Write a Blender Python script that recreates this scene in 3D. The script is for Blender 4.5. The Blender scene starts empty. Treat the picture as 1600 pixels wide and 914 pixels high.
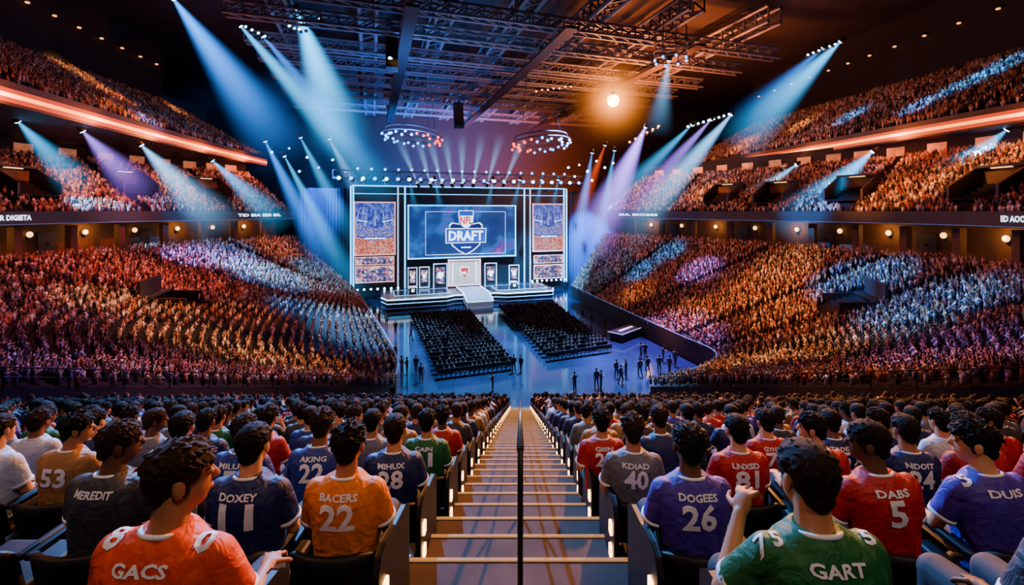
import bpy, bmesh, math, random
import numpy as np
from mathutils import Vector, Matrix, noise
from mathutils.bvhtree import BVHTree
random.seed(7); rng = np.random.default_rng(7)
C = bpy.context.scene.collection
H = 15.5; F = 711.0; CX = 813.0; CY = 330.0
R = math.radians
def P(px, py, d): return Vector(((px-CX)/F*d, d, H-(py-CY)/F*d))
def pix(p): return (CX+F*p[0]/p[1], CY-F*(p[2]-H)/p[1])
def floor_pt(px, py, z=0): return P(px, py, (H-z)*F/(py-CY))
def lin(h):
    h = h.lstrip('#'); out = []
    for i in (0, 2, 4):
        c = int(h[i:i+2], 16)/255
        out.append(c/12.92 if c <= .04045 else ((c+.055)/1.055)**2.4)
    return tuple(out)
W20 = ['zeroth','first','second','third','fourth','fifth','sixth','seventh','eighth','ninth','tenth','eleventh','twelfth','thirteenth','fourteenth','fifteenth','sixteenth','seventeenth','eighteenth','nineteenth','twentieth']
def ordn(n):
    if n <= 20: return W20[n]
    return str(n)+({1:'st',2:'nd',3:'rd'}.get(n % 10, 'th') if n % 100 not in (11,12,13) else 'th')

# ------------------------------------------------------------------ materials
def mat(name, col, rough=.6, metal=0, emit=None, es=0, var=.2, scale=6, bump=0, spec=.5):
    m = bpy.data.materials.new(name); m.use_nodes = True; nt = m.node_tree; b = nt.nodes['Principled BSDF']
    tc = nt.nodes.new('ShaderNodeTexCoord'); nz = nt.nodes.new('ShaderNodeTexNoise'); rp = nt.nodes.new('ShaderNodeValToRGB')
    nz.inputs['Scale'].default_value = scale; nz.inputs['Detail'].default_value = 4
    nt.links.new(tc.outputs['Object'], nz.inputs['Vector']); nt.links.new(nz.outputs['Fac'], rp.inputs['Fac'])
    rp.color_ramp.elements[0].position = .3; rp.color_ramp.elements[1].position = .7
    rp.color_ramp.elements[0].color = (*[c*(1-var) for c in col], 1); rp.color_ramp.elements[1].color = (*[min(1, c*(1+var)) for c in col], 1)
    nt.links.new(rp.outputs['Color'], b.inputs['Base Color'])
    b.inputs['Roughness'].default_value = rough; b.inputs['Metallic'].default_value = metal; b.inputs['Specular IOR Level'].default_value = spec
    if emit: b.inputs['Emission Color'].default_value = (*emit, 1); b.inputs['Emission Strength'].default_value = es
    if bump:
        bp = nt.nodes.new('ShaderNodeBump'); bp.inputs['Strength'].default_value = bump; bp.inputs['Distance'].default_value = .02
        nt.links.new(nz.outputs['Fac'], bp.inputs['Height']); nt.links.new(bp.outputs['Normal'], b.inputs['Normal'])
    return m
def mat_objcol(name, rough, scale=60, var=.18, bump=0, spec=.5):
    m = bpy.data.materials.new(name); m.use_nodes = True; nt = m.node_tree; b = nt.nodes['Principled BSDF']
    oi = nt.nodes.new('ShaderNodeObjectInfo'); tc = nt.nodes.new('ShaderNodeTexCoord'); nz = nt.nodes.new('ShaderNodeTexNoise')
    rp = nt.nodes.new('ShaderNodeValToRGB'); mu = nt.nodes.new('ShaderNodeVectorMath'); mu.operation = 'MULTIPLY'
    nz.inputs['Scale'].default_value = scale
    nt.links.new(tc.outputs['Object'], nz.inputs['Vector']); nt.links.new(nz.outputs['Fac'], rp.inputs['Fac'])
    rp.color_ramp.elements[0].color = (1-var, 1-var, 1-var, 1); rp.color_ramp.elements[1].color = (1, 1, 1, 1)
    nt.links.new(oi.outputs['Color'], mu.inputs[0]); nt.links.new(rp.outputs['Color'], mu.inputs[1]); nt.links.new(mu.outputs[0], b.inputs['Base Color'])
    b.inputs['Roughness'].default_value = rough; b.inputs['Specular IOR Level'].default_value = spec
    if bump:
        n2 = nt.nodes.new('ShaderNodeTexNoise'); n2.inputs['Scale'].default_value = 11; n2.inputs['Detail'].default_value = 3; n2.inputs['Distortion'].default_value = 1.2
        nt.links.new(tc.outputs['Object'], n2.inputs['Vector'])
        bp = nt.nodes.new('ShaderNodeBump'); bp.inputs['Strength'].default_value = bump; bp.inputs['Distance'].default_value = .05
        nt.links.new(n2.outputs['Fac'], bp.inputs['Height']); nt.links.new(bp.outputs['Normal'], b.inputs['Normal'])
    return m
def mat_crowd(name):
    m = bpy.data.materials.new(name); m.use_nodes = True; nt = m.node_tree; b = nt.nodes['Principled BSDF']
    at = nt.nodes.new('ShaderNodeAttribute'); at.attribute_name = 'Col'
    nt.links.new(at.outputs['Color'], b.inputs['Base Color']); b.inputs['Roughness'].default_value = .8
    return m
def mat_display(name, stops, scale, strength, kind='noise'):
    m = bpy.data.materials.new(name); m.use_nodes = True; nt = m.node_tree; b = nt.nodes['Principled BSDF']
    tc = nt.nodes.new('ShaderNodeTexCoord'); rp = nt.nodes.new('ShaderNodeValToRGB')
    if kind == 'noise':
        nz = nt.nodes.new('ShaderNodeTexNoise'); nz.inputs['Scale'].default_value = scale; nz.inputs['Detail'].default_value = 2; out = nz.outputs['Fac']
    else:
        nz = nt.nodes.new('ShaderNodeTexVoronoi'); nz.inputs['Scale'].default_value = scale; nz.voronoi_dimensions = '3D'
        sep = nt.nodes.new('ShaderNodeSeparateColor'); nt.links.new(nz.outputs['Color'], sep.inputs[0]); out = sep.outputs[0]
    nt.links.new(tc.outputs['Object'], nz.inputs['Vector']); nt.links.new(out, rp.inputs['Fac'])
    cr = rp.color_ramp
    while len(cr.elements) < len(stops): cr.elements.new(.5)
    for e, (p, c) in zip(cr.elements, stops): e.position = p; e.color = (*c, 1)
    b.inputs['Base Color'].default_value = (.01, .01, .015, 1); b.inputs['Roughness'].default_value = .4
    nt.links.new(rp.outputs['Color'], b.inputs['Emission Color']); b.inputs['Emission Strength'].default_value = strength
    return m
def mth_factory(nt):
    N = nt.nodes.new
    def mth(op, a, b=None):
        n = N('ShaderNodeMath'); n.operation = op
        for i, v in enumerate((a, b)):
            if v is None: continue
            if isinstance(v, (int, float)): n.inputs[i].default_value = v
            else: nt.links.new(v, n.inputs[i])
        return n.outputs[0]
    return N, mth
def mat_beam():  # beam light painted into a self-glowing volume that fades along the cone
    m = bpy.data.materials.new('painted_beam_glow'); m.use_nodes = True; nt = m.node_tree
    nt.nodes.remove(nt.nodes['Principled BSDF']); out = nt.nodes['Material Output']
    N, mth = mth_factory(nt)
    tc = N('ShaderNodeTexCoord'); sx = N('ShaderNodeSeparateXYZ'); nt.links.new(tc.outputs['Object'], sx.inputs[0])
    zz = mth('MAXIMUM', mth('MULTIPLY', sx.outputs[2], -1), 0)
    r2 = mth('ADD', mth('MULTIPLY', sx.outputs[0], sx.outputs[0]), mth('MULTIPLY', sx.outputs[1], sx.outputs[1]))
    Rr = mth('ADD', mth('MULTIPLY', zz, .96), .04)
    edge = mth('MAXIMUM', mth('SUBTRACT', 1, mth('DIVIDE', r2, mth('MULTIPLY', Rr, Rr))), 0)
    fall = mth('POWER', mth('MAXIMUM', mth('SUBTRACT', 1, zz), 0), 1.4)
    s = mth('MULTIPLY', mth('MULTIPLY', mth('POWER', edge, 2.6), fall), mth('DIVIDE', 1, mth('ADD', zz, .06)))
    oi = N('ShaderNodeObjectInfo')
    st = mth('MULTIPLY', s, mth('MULTIPLY', oi.outputs['Alpha'], .33))
    em = N('ShaderNodeEmission'); nt.links.new(oi.outputs['Color'], em.inputs['Color']); nt.links.new(st, em.inputs['Strength'])
    nt.links.new(em.outputs[0], out.inputs['Volume'])
    return m
def mat_glow():  # lamp flare painted as a self-glowing volume that fades outward
    m = bpy.data.materials.new('painted_lamp_glow'); m.use_nodes = True; nt = m.node_tree
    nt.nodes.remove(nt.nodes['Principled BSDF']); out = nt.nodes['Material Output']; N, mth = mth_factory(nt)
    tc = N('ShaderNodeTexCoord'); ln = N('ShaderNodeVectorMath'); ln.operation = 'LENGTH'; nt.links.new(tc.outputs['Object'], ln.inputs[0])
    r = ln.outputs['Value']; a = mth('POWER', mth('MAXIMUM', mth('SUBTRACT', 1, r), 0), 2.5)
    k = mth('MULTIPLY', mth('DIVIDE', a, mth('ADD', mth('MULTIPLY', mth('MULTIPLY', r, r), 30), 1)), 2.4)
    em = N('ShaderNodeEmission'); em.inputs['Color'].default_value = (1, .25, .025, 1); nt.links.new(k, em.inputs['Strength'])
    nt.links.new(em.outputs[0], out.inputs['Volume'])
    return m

SKIN = mat_objcol('skin', .55, 30, .1, 0, .3); HAIR = mat_objcol('hair', .8, 140, .6, 0, .2); CLOTH = mat_objcol('jersey_cloth', .6, 260, .14, .4, .4)
TROUS = mat('trouser_denim', lin('#20242e'), .8); SHOE = mat('shoe_leather', lin('#18181a'), .5)
WHITE = mat('white_print', lin('#dcdce6'), .6, var=.05); EYEW = mat('eye_white', (.8, .8, .8), .2); EYED = mat('iris', (.03, .02, .015), .2)
CROWD = mat_crowd('crowd_clothing')
SEATM = mat('seat_plastic', lin('#0e0e13'), .55, var=.3, scale=12, spec=.25); METAL = mat('black_metal', lin('#0a0a0d'), .35, .5)
STAIR = mat('stair_concrete', lin('#44352f'), .8, var=.3, scale=4, bump=.2, spec=.15); CONC = mat('tier_concrete', lin('#16141b'), .85, var=.3, scale=1.5, spec=.2)
NOSE = mat('nosing_light', lin('#6a4c34'), .6, emit=(1, .40, .11), es=.5, spec=.1); WARM = mat('warm_lamp', (1, .8, .5), .4, emit=(1, .45, .13), es=12)
WALLL = mat('wall_lamp_bulb', (1, .6, .3), .4, emit=(1, .34, .05), es=2.5)
DARKW = mat('dark_wall', lin('#0e0d15'), .85, var=.3, scale=.4); CEIL = mat('ceiling_dark', lin('#11121a'), .9, var=.4, scale=.25)
TRUSS = mat('truss_steel', lin('#4c5260'), .5, .1); FASC = mat('fascia_paint', lin('#110f19'), .6)
RIB = mat('orange_led', lin('#401004'), .5, emit=(1, .06, .002), es=1.0); RIBC = mat('amber_led', (1, .6, .2), .5, emit=(1, .26, .02), es=3.2)
LEDW = mat('white_led', (1, 1, 1), .4, emit=(.55, .78, 1), es=3.2); LEDC = mat('cyan_led', (.3, .8, 1), .4, emit=(.03, .45, 1), es=5)
LEDB = mat('blue_led', (.2, .4, 1), .4, emit=(.06, .32, 1), es=6); LEDR = mat('red_led', (1, .2, .1), .4, emit=(1, .04, .015), es=4)
LEDP = mat('pink_led', (1, .7, .8), .4, emit=(1, .4, .34), es=1.4); SOFTW = mat('soft_white_led', (1, 1, 1), .4, emit=(.35, .62, 1), es=1.4)
DIML = mat('dim_line', lin('#5a6a90'), .4, emit=(.07, .25, .8), es=.3); BEAMP = mat('pictured_beam', lin('#5a6a90'), .4, emit=(.25, .4, 1), es=1.0)
WPANEL = mat('warm_wall', lin('#4e3824'), .8, var=.3, scale=.6); BEIGE = mat('beige_panel', lin('#c9b9a8'), .5, emit=lin('#ffd8b0'), es=.32)
CURT = mat('curtain_velvet', lin('#202c4c'), .9); DECK = mat('stage_deck', lin('#262c38'), .2, var=.2)
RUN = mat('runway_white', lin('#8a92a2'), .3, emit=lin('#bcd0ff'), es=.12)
NAVY = mat('emblem_navy', lin('#081440'), .5, emit=(.006, .03, .26), es=.6); RED = mat('emblem_red', lin('#c02030'), .5, emit=(.6, .01, .02), es=.9)
EMW = mat('emblem_white', (1, 1, 1), .5, emit=(.8, .92, 1), es=2.0); EMB = mat('emblem_blue', lin('#0a2a80'), .5, emit=(.008, .12, .9), es=.9)
EMBODY = mat('lamp_body', lin('#0e0e13'), .5, .4)
SUITE = mat('suite_glow', lin('#c89060'), .5, emit=(1, .4, .14), es=.18, var=.6, scale=.7)
FLOORM = mat('arena_floor', lin('#182238'), .12, var=.3, scale=.3)
CHAIR = mat('chair_black', lin('#14151c'), .5, spec=.3)
mat_warm2 = mat('tunnel_lamp', (1, .8, .5), .4, emit=(1, .48, .14), es=4)
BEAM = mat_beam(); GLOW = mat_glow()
SCR = mat_display('main_screen_picture', [(.0, (.003, .014, .08)), (.48, (.008, .05, .24)), (.58, (.015, .14, .55)), (.66, (.1, .05, .4)), (.8, (.45, .06, .55))], .24, 1.3)
IMAGT = mat_display('relay_picture_upper', [(.0, (.012, .02, .16)), (.45, (.03, .06, .42)), (.58, (.1, .16, .8)), (.75, (.5, .45, 1))], 1.3, 1.1)
IMAGM = mat_display('relay_picture_far_crowd', [(.0, (.02, .03, .2)), (.5, (.08, .1, .55)), (.85, (.4, .32, .9)), (.97, (1, .9, 1))], 11, 1.2, 'v')
IMAGB = mat_display('relay_picture_near_crowd', [(.0, (.25, .02, .015)), (.35, (.7, .05, .03)), (.65, (1, .2, .12)), (.85, (1, .8, .75))], 9, 1.1, 'v')
IMAGS = mat_display('panel_picture', [(.0, (.02, .03, .12)), (.45, (.12, .14, .45)), (.7, (.9, .25, .15)), (.9, (1, .9, .85))], 2.6, 1.2, 'v')

# ------------------------------------------------------------------ mesh builder
class MB:
    def __init__(s): s.v = []; s.f = []; s.mi = []; s.M = Matrix(); s.cur = 0
    def add(s, vs, fs):
        o = len(s.v); s.v += [s.M @ Vector(p) for p in vs]; s.f += [[i+o for i in f] for f in fs]; s.mi += [s.cur]*len(fs); return s
    def box(s, c, d, R3=None):
        x, y, z = d[0]/2, d[1]/2, d[2]/2; R3 = R3 or Matrix.Identity(3); c = Vector(c)
        vs = [c+R3 @ Vector((a*x, b*y, e*z)) for a in (-1, 1) for b in (-1, 1) for e in (-1, 1)]
        return s.add(vs, [(0,1,3,2),(4,6,7,5),(0,4,5,1),(2,3,7,6),(0,2,6,4),(1,5,7,3)])
    def ring(s, c, n, rx, ry, ux, uy, e=2):
        out = []
        for i in range(n):
            t = 2*math.pi*i/n; ca, sa = math.cos(t), math.sin(t)
            out.append(c+ux*(rx*math.copysign(abs(ca)**(2/e), ca))+uy*(ry*math.copysign(abs(sa)**(2/e), sa)))
        return out
    def loft(s, rings, caps=True):
        n = len(rings[0]); vs = [p for r in rings for p in r]; fs = []
        for k in range(len(rings)-1):
            for i in range(n): fs.append((k*n+i, k*n+(i+1) % n, (k+1)*n+(i+1) % n, (k+1)*n+i))
        if caps: fs.append(tuple(range(n))[::-1]); fs.append(tuple((len(rings)-1)*n+i for i in range(n)))
        return s.add(vs, fs)
    def tube(s, a, b, r0, r1=None, n=10, caps=True):
        a = Vector(a); b = Vector(b); r1 = r0 if r1 is None else r1; t = (b-a).normalized()
        u = t.orthogonal().normalized(); w = t.cross(u)
        return s.loft([s.ring(a, n, r0, r0, u, w), s.ring(b, n, r1, r1, u, w)], caps)
    def sweep(s, pts, r, n=6, closed=False):
        rings = []; m = len(pts)
        for i, p in enumerate(pts):
            t = (pts[(i+1) % m if closed else min(i+1, m-1)]-pts[i-1 if closed else max(i-1, 0)]).normalized()
            u = t.cross(Vector((0, 0, 1)))
            if u.length < 1e-4: u = Vector((1, 0, 0))
            u.normalize(); w = u.cross(t); rings.append(s.ring(p, n, r, r, u, w))
        if closed: rings.append(rings[0])
        return s.loft(rings, not closed)
    def ell(s, c, r, R3=None, nu=14, nv=9):
        c = Vector(c); R3 = R3 or Matrix.Identity(3); vs = [c+R3 @ Vector((0, 0, -r[2]))]; fs = []
        for k in range(1, nv):
            ph = -math.pi/2+math.pi*k/nv
            for i in range(nu):
                t = 2*math.pi*i/nu; vs.append(c+R3 @ Vector((r[0]*math.cos(ph)*math.cos(t), r[1]*math.cos(ph)*math.sin(t), r[2]*math.sin(ph))))
        vs.append(c+R3 @ Vector((0, 0, r[2]))); L = len(vs)-1
        for i in range(nu): fs.append((0, 1+(i+1) % nu, 1+i)); fs.append((L, L-nu+i, L-nu+(i+1) % nu))
        for k in range(nv-2):
            for i in range(nu): a = 1+k*nu; fs.append((a+i, a+(i+1) % nu, a+nu+(i+1) % nu, a+nu+i))
        return s.add(vs, fs)
    def cap(s, a, b, r0, r1, n=12):
        s.tube(a, b, r0, r1, n, True); s.ell(a, (r0, r0, r0), None, n, 8); s.ell(b, (r1, r1, r1), None, n, 8); return s
    def strip(s, A, B):
        n = len(A); return s.add(list(A)+list(B), [(i, i+1, n+i+1, n+i) for i in range(n-1)])
    def prism(s, poly, y0, y1):     # poly in x,z, extruded along y
        n = len(poly); vs = [(x, y0, z) for x, z in poly]+[(x, y1, z) for x, z in poly]
        fs = [tuple(range(n)), tuple(range(2*n-1, n-1, -1))]+[(i, (i+1) % n, n+(i+1) % n, n+i) for i in range(n)]
        return s.add(vs, fs)
    def mesh(s, name, mats, smooth=False, bevel=0, recalc=True):
        me = bpy.data.meshes.new(name); me.from_pydata([tuple(v) for v in s.v], [], s.f)
        for m in (mats if isinstance(mats, (list, tuple)) else [mats]): me.materials.append(m)
        me.polygons.foreach_set('material_index', s.mi)
        if recalc or bevel:
            bm = bmesh.new(); bm.from_mesh(me)
            if bevel: bmesh.ops.bevel(bm, geom=bm.edges[:], offset=bevel, segments=2, affect='EDGES', profile=.6, clamp_overlap=True)
            bmesh.ops.recalc_face_normals(bm, faces=bm.faces[:]); bm.to_mesh(me); bm.free()
        if smooth: me.polygons.foreach_set('use_smooth', [True]*len(me.polygons))
        return me
    def build(s, name, mats, parent=None, smooth=False, bevel=0, recalc=True):
        return inst(name, s.mesh(name, mats, smooth, bevel, recalc), parent)
def inst(name, me, parent=None, color=None, M=None):
    o = bpy.data.objects.new(name, me); C.objects.link(o)
    if parent: o.parent = parent
    if color: o.color = (*color[:3], color[3] if len(color) > 3 else 1)
    if M is not None: o.matrix_local = M
    return o
def tag(o, label=None, cat=None, group=None, kind=None):
    if label: o['label'] = label
    if cat: o['category'] = cat
    if group: o['group'] = group
    if kind: o['kind'] = kind
    return o
def thing(name, label, cat, loc=(0, 0, 0), rz=0, group=None):
    o = bpy.data.objects.new(name, None); C.objects.link(o); o.location = loc; o.rotation_euler = (0, 0, rz); o.empty_display_size = .2
    return tag(o, label, cat, group)
def struct(mb, name, m, label=None, parent=None, smooth=False):
    o = mb.build(name, m, parent, smooth, recalc=False)
    if not parent:
        o['kind'] = 'structure'
        if label: o['label'] = label; o['category'] = name.split('_')[0]
    return o
def copy_tree(o, parent=None):
    c = o.copy(); C.objects.link(c)
    if parent: c.parent = parent
    for ch in list(o.children): copy_tree(ch, c)
    return c

# ------------------------------------------------------------------ text geometry (made first)
_txt = {}
def text_geo(s, bold=.03):
    if s in _txt: return _txt[s]
    cu = bpy.data.curves.new('lettering', 'FONT'); cu.body = s; cu.align_x = 'CENTER'; cu.align_y = 'CENTER'; cu.offset = bold; cu.resolution_u = 2
    o = bpy.data.objects.new('lettering', cu); C.objects.link(o)
    me = bpy.data.meshes.new_from_object(o.evaluated_get(bpy.context.evaluated_depsgraph_get()))
    bpy.data.objects.remove(o); bpy.data.curves.remove(cu)
    bm = bmesh.new(); bm.from_mesh(me)
    xs = [v.co.x for v in bm.verts]; ys = [v.co.y for v in bm.verts]; x0, x1, y0, y1 = min(xs), max(xs), min(ys), max(ys)
    for i in range(1, int((x1-x0)/.16)+1):
        bmesh.ops.bisect_plane(bm, geom=bm.verts[:]+bm.edges[:]+bm.faces[:], plane_co=(x0+i*.16, 0, 0), plane_no=(1, 0, 0))
    for i in range(1, 4):
        bmesh.ops.bisect_plane(bm, geom=bm.verts[:]+bm.edges[:]+bm.faces[:], plane_co=(0, y0+(y1-y0)*i/4, 0), plane_no=(0, 1, 0))
    bm.verts.index_update()
    vs = [((v.co.x-(x0+x1)/2)/(y1-y0), (v.co.y-(y0+y1)/2)/(y1-y0)) for v in bm.verts]
    fs = [[v.index for v in f.verts] for f in bm.faces]; w = (x1-x0)/(y1-y0)
    bm.free(); bpy.data.meshes.remove(me)
    _txt[s] = (vs, fs, w); return _txt[s]
def text_flat(mb, s, cx, cz, h, w=None, y=0):
    vs, fs, w0 = text_geo(s); k = (w/w0) if w else h
    mb.add([(cx+x*k, y, cz+z*h) for x, z in vs], fs); return mb

# ------------------------------------------------------------------ people prototypes
def solid(mb, voxel, it, ratio, mats, pre=None):
    o = mb.build('proto_shape', mats)
    r = o.modifiers.new('r', 'REMESH'); r.mode = 'VOXEL'; r.voxel_size = voxel
    sm = o.modifiers.new('s', 'SMOOTH'); sm.factor = .5; sm.iterations = it
    if ratio < 1: d = o.modifiers.new('d', 'DECIMATE'); d.ratio = ratio
    me = bpy.data.meshes.new_from_object(o.evaluated_get(bpy.context.evaluated_depsgraph_get()))
    old = o.data; bpy.data.objects.remove(o); bpy.data.meshes.remove(old)
    me.polygons.foreach_set('use_smooth', [True]*len(me.polygons))
    return me
def join_extra(me, mb, mats):
    bm = bmesh.new(); bm.from_mesh(me)
    vs = [bm.verts.new(v) for v in mb.v]
    for f, mi in zip(mb.f, mb.mi):
        fc = bm.faces.new([vs[i] for i in f]); fc.material_index = mi; fc.smooth = True
    bmesh.ops.recalc_face_normals(bm, faces=bm.faces[:])
    bm.to_mesh(me); bm.free()
    me.materials.clear()
    for m in mats: me.materials.append(m)
    return me
def head_prims(b):
    b.ell((0, -.008, .03), (.074, .094, .09)); b.ell((0, .03, -.035), (.058, .065, .082)); b.ell((0, .035, -.078), (.045, .05, .036))
    b.cap((0, .088, .008), (0, .106, -.024), .009, .014); b.ell((0, .08, .024), (.05, .016, .011)); b.ell((0, .09, -.058), (.025, .011, .01))
    for s in (-1, 1): b.ell((s*.077, -.006, -.012), (.011, .02, .032))
def hand_prims(b, wr, d, n, side, curl=.6):
    d = d.normalized(); n = (n-d*n.dot(d)).normalized(); sd = d.cross(n)
    M3 = Matrix((sd, n, d)).transposed()
    b.ell(wr+d*.042, (.038, .016, .052), M3)
    for i in range(4):
        o = (i-1.5); L = (.066, .08, .075, .056)[i]
        a = wr+d*.08+sd*(o*.021); k1 = (d*math.cos(curl*.5)+n*math.sin(curl*.5)+sd*o*.12).normalized(); m = a+k1*L*.55
        k2 = (d*math.cos(curl*1.5)+n*math.sin(curl*1.5)+sd*o*.12).normalized()
        b.cap(a, m, .009, .0083, 8); b.cap(m, m+k2*L*.5, .0083, .007, 8)
    t = wr+d*.025+sd*(.033*side); k = (d*.6+sd*side*.8+n*.3).normalized(); t2 = t+k*.042; b.cap(t, t2, .0125, .0105, 8); b.cap(t2, t2+(d*.8+sd*side*.2+n*.5).normalized()*.032, .0105, .0085, 8)
TORSO = [(.44, .18, .15, 0), (.56, .175, .145, 0), (.68, .185, .138, -.005), (.78, .2, .135, -.012), (.86, .205, .122, -.018), (.915, .175, .098, -.018), (.955, .11, .08, -.01), (.975, .075, .066, 0)]
def make_pose(yaw, pitch, lf, ls, arms):
    piv = Vector((0, 0, .48)); T = Matrix.Translation
    M = T(piv) @ Matrix.Rotation(-lf, 4, 'X') @ Matrix.Rotation(ls, 4, 'Y') @ T(-piv)
    HM = M @ T((0, .035, 1.115)) @ Matrix.Rotation(yaw, 4, 'Z') @ Matrix.Rotation(pitch, 4, 'X') @ Matrix.Scale(1.06, 4)
    b = MB(); b.ell((0, 0, .5), (.16, .12, .12))
    for s in (-1, 1):
        b.cap((s*.085, .02, .475), (s*.12, .43, .455), .078, .056); b.cap((s*.12, .43, .45), (s*.12, .45, .1), .052, .036); b.cap((s*.12, .44, .05), (s*.13, .6, .03), .034, .028)
    b.M = M; b.ell((0, 0, .64), (.15, .11, .15)); b.ell((0, -.01, .79), (.17, .11, .17)); b.ell((0, -.015, .88), (.165, .072, .062))
    b.cap((0, -.015, .89), (0, .02, 1.06), .068, .054)
    for s, (e, w, n, cu) in zip((-1, 1), arms):
        S = Vector((s*.168, -.012, .885)); e = Vector(e); w = Vector(w)
        b.cap(S, e, .05, .039); b.cap(e, w, .039, .026); hand_prims(b, w, w-e, Vector(n), -s, cu)
    b.M = HM; head_prims(b)
    body = solid(b, .0066, 3, .22, SKIN)
    x = MB(); x.M = HM
    for s in (-1, 1): x.cur = 1; x.ell((s*.03, .083, .004), (.013, .012, .012), None, 10, 7); x.cur = 2; x.ell((s*.03, .0925, .004), (.006, .004, .006), None, 8, 6)
    join_extra(body, x, [SKIN, EYEW, EYED])
    j = MB(); j.M = M; ux, uy = Vector((1, 0, 0)), Vector((0, 1, 0))
    j.loft([j.ring(Vector((0, yo, z)), 28, w, d, ux, uy, 2.5) for z, w, d, yo in TORSO])
    hems = []
    for s, (e, w, n, cu) in zip((-1, 1), arms):
        S = Vector((s*.16, -.012, .876)); e = Vector(e); E = S+(e-S)*.76; j.ell(S, (.074, .074, .074)); j.tube(S, E, .073, .064, 18)
        h = MB(); h.M = M; dd = (e-S).normalized(); h.tube(E-dd*.02, E+dd*.004, .0685, .0675, 20); hems.append(h.mesh('sleeve_hem', WHITE, True))
    jer = solid(j, .009, 5, .5, CLOTH)
    for v in jer.vertices:   # soft cloth folds pressed into the shape itself
        q = Vector((v.co.x*8, v.co.y*8, v.co.z*4+abs(v.co.x)*9)); v.co += v.normal*(noise.noise(q)*.007+noise.noise(q*2.6)*.004)
    bvh = BVHTree.FromPolygons([v.co for v in jer.vertices], [p.vertices for p in jer.polygons])
    return dict(M=M, HM=HM, body=body, jersey=jer, hems=hems, bvh=bvh)
ARM = dict(
    lap=((-.225, .04, .63), (-.13, .24, .56), (0, 0, -1), .5), lapR=((.225, .04, .63), (.13, .24, .56), (0, 0, -1), .5),
    rest=((-.255, .06, .65), (-.2, .29, .62), (0, 0, -1), .7), restR=((.255, .06, .65), (.2, .29, .62), (0, 0, -1), .7),
    chin=((-.28, .10, .67), (-.15, .23, .86), (.5, .4, 0), 1.3), chinR=((.27, .16, .66), (.1, .26, .84), (-.4, .5, 0), .9),
    clap=((-.22, .12, .66), (-.05, .30, .74), (1, 0, 0), .3), clapR=((.22, .12, .66), (.05, .30, .74), (-1, 0, 0), .3))
POSES = [make_pose(0, 0, -.02, 0, (ARM['lap'], ARM['lapR'])),
         make_pose(-.85, 0, .02, .04, (ARM['lap'], ARM['restR'])),
         make_pose(.12, 0, .02, -.01, (ARM['chin'], ARM['lapR'])),
         make_pose(.25, .05, .08, .03, (ARM['clap'], ARM['clapR'])),
         make_pose(.9, 0, .04, -.06, (ARM['rest'], ARM['lapR'])),
         make_pose(-.35, -.05, 0, .05, (ARM['lap'], ARM['chinR'])),
         make_pose(.08, .08, .15, 0, (ARM['rest'], ARM['restR']))]
def hair_mesh(seed, tuft, ln, lift):
    rd = random.Random(seed); b = MB()
    b.ell((0, -.006, .05), (.079, .097, .07)); b.ell((0, -.036, .02), (.077, .067, .083)); b.ell((0, -.05, -.042), (.052, .044, .04))
    for s in (-1, 1): b.ell((s*.06, .01, .03), (.021, .05, .045)); b.ell((s*.07, .012, -.01), (.008, .014, .035))
    for i in range(tuft):
        t = rd.uniform(0, 6.283); ph = rd.uniform(-.1, 1.5); v = Vector((math.cos(t)*math.cos(ph)*.076, math.sin(t)*math.cos(ph)*.092-.008, .045+math.sin(ph)*.064))
        if v.y > .06 and v.z < .05: continue
        nrm = Vector((v.x/.08**2, v.y/.1**2, (v.z-.045)/.07**2)).normalized()
        flow = Vector((v.x*1.2+rd.uniform(-.05, .05), v.y+.11+rd.uniform(-.05, .05), -.06+rd.uniform(-.03, .03)))
        if v.z < .05: flow = Vector((v.x*.3, rd.uniform(-.03, .03), -.1))
        flow -= nrm*flow.dot(nrm)
        dv = (flow.normalized()+nrm*rd.uniform(.05, lift)).normalized()
        b.cap(v, v+dv*rd.uniform(.6, 1)*ln, .0075, .0025, 6)
    for s in (-1, 1): b.cap((s*.017, .094, .03), (s*.045, .084, .034), .005, .004, 6)
    return solid(b, .0038, 1, .4, HAIR)
HAIRS = [hair_mesh(1, 220, .04, .7), hair_mesh(2, 240, .046, .9), hair_mesh(3, 190, .032, .55), hair_mesh(4, 120, .015, .2)]
b = MB(); b.ell((0, 0, .49), (.18, .145, .11))
for s in (-1, 1): b.cap((s*.09, .02, .48), (s*.12, .44, .46), .095, .075); b.cap((s*.12, .44, .45), (s*.12, .455, .12), .07, .058)
TROUSERS = solid(b, .011, 4, .4, TROUS)
def shoe(s):
    b = MB(); b.cap((s*.12, .43, .06), (s*.13, .6, .045), .05, .043); b.box((s*.125, .51, .015), (.085, .25, .03)); return b.mesh('shoe', SHOE, True)
SHOES = [shoe(-1), shoe(1)]
b = MB(); pts = [Vector((.082*math.cos(t), .074*math.sin(t)+.002, .958-.014*math.sin(t))) for t in [2*math.pi*i/28 for i in range(28)]]
b.sweep(pts, .009, 8, True); COLLAR = b.mesh('collar', WHITE, True)
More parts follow.
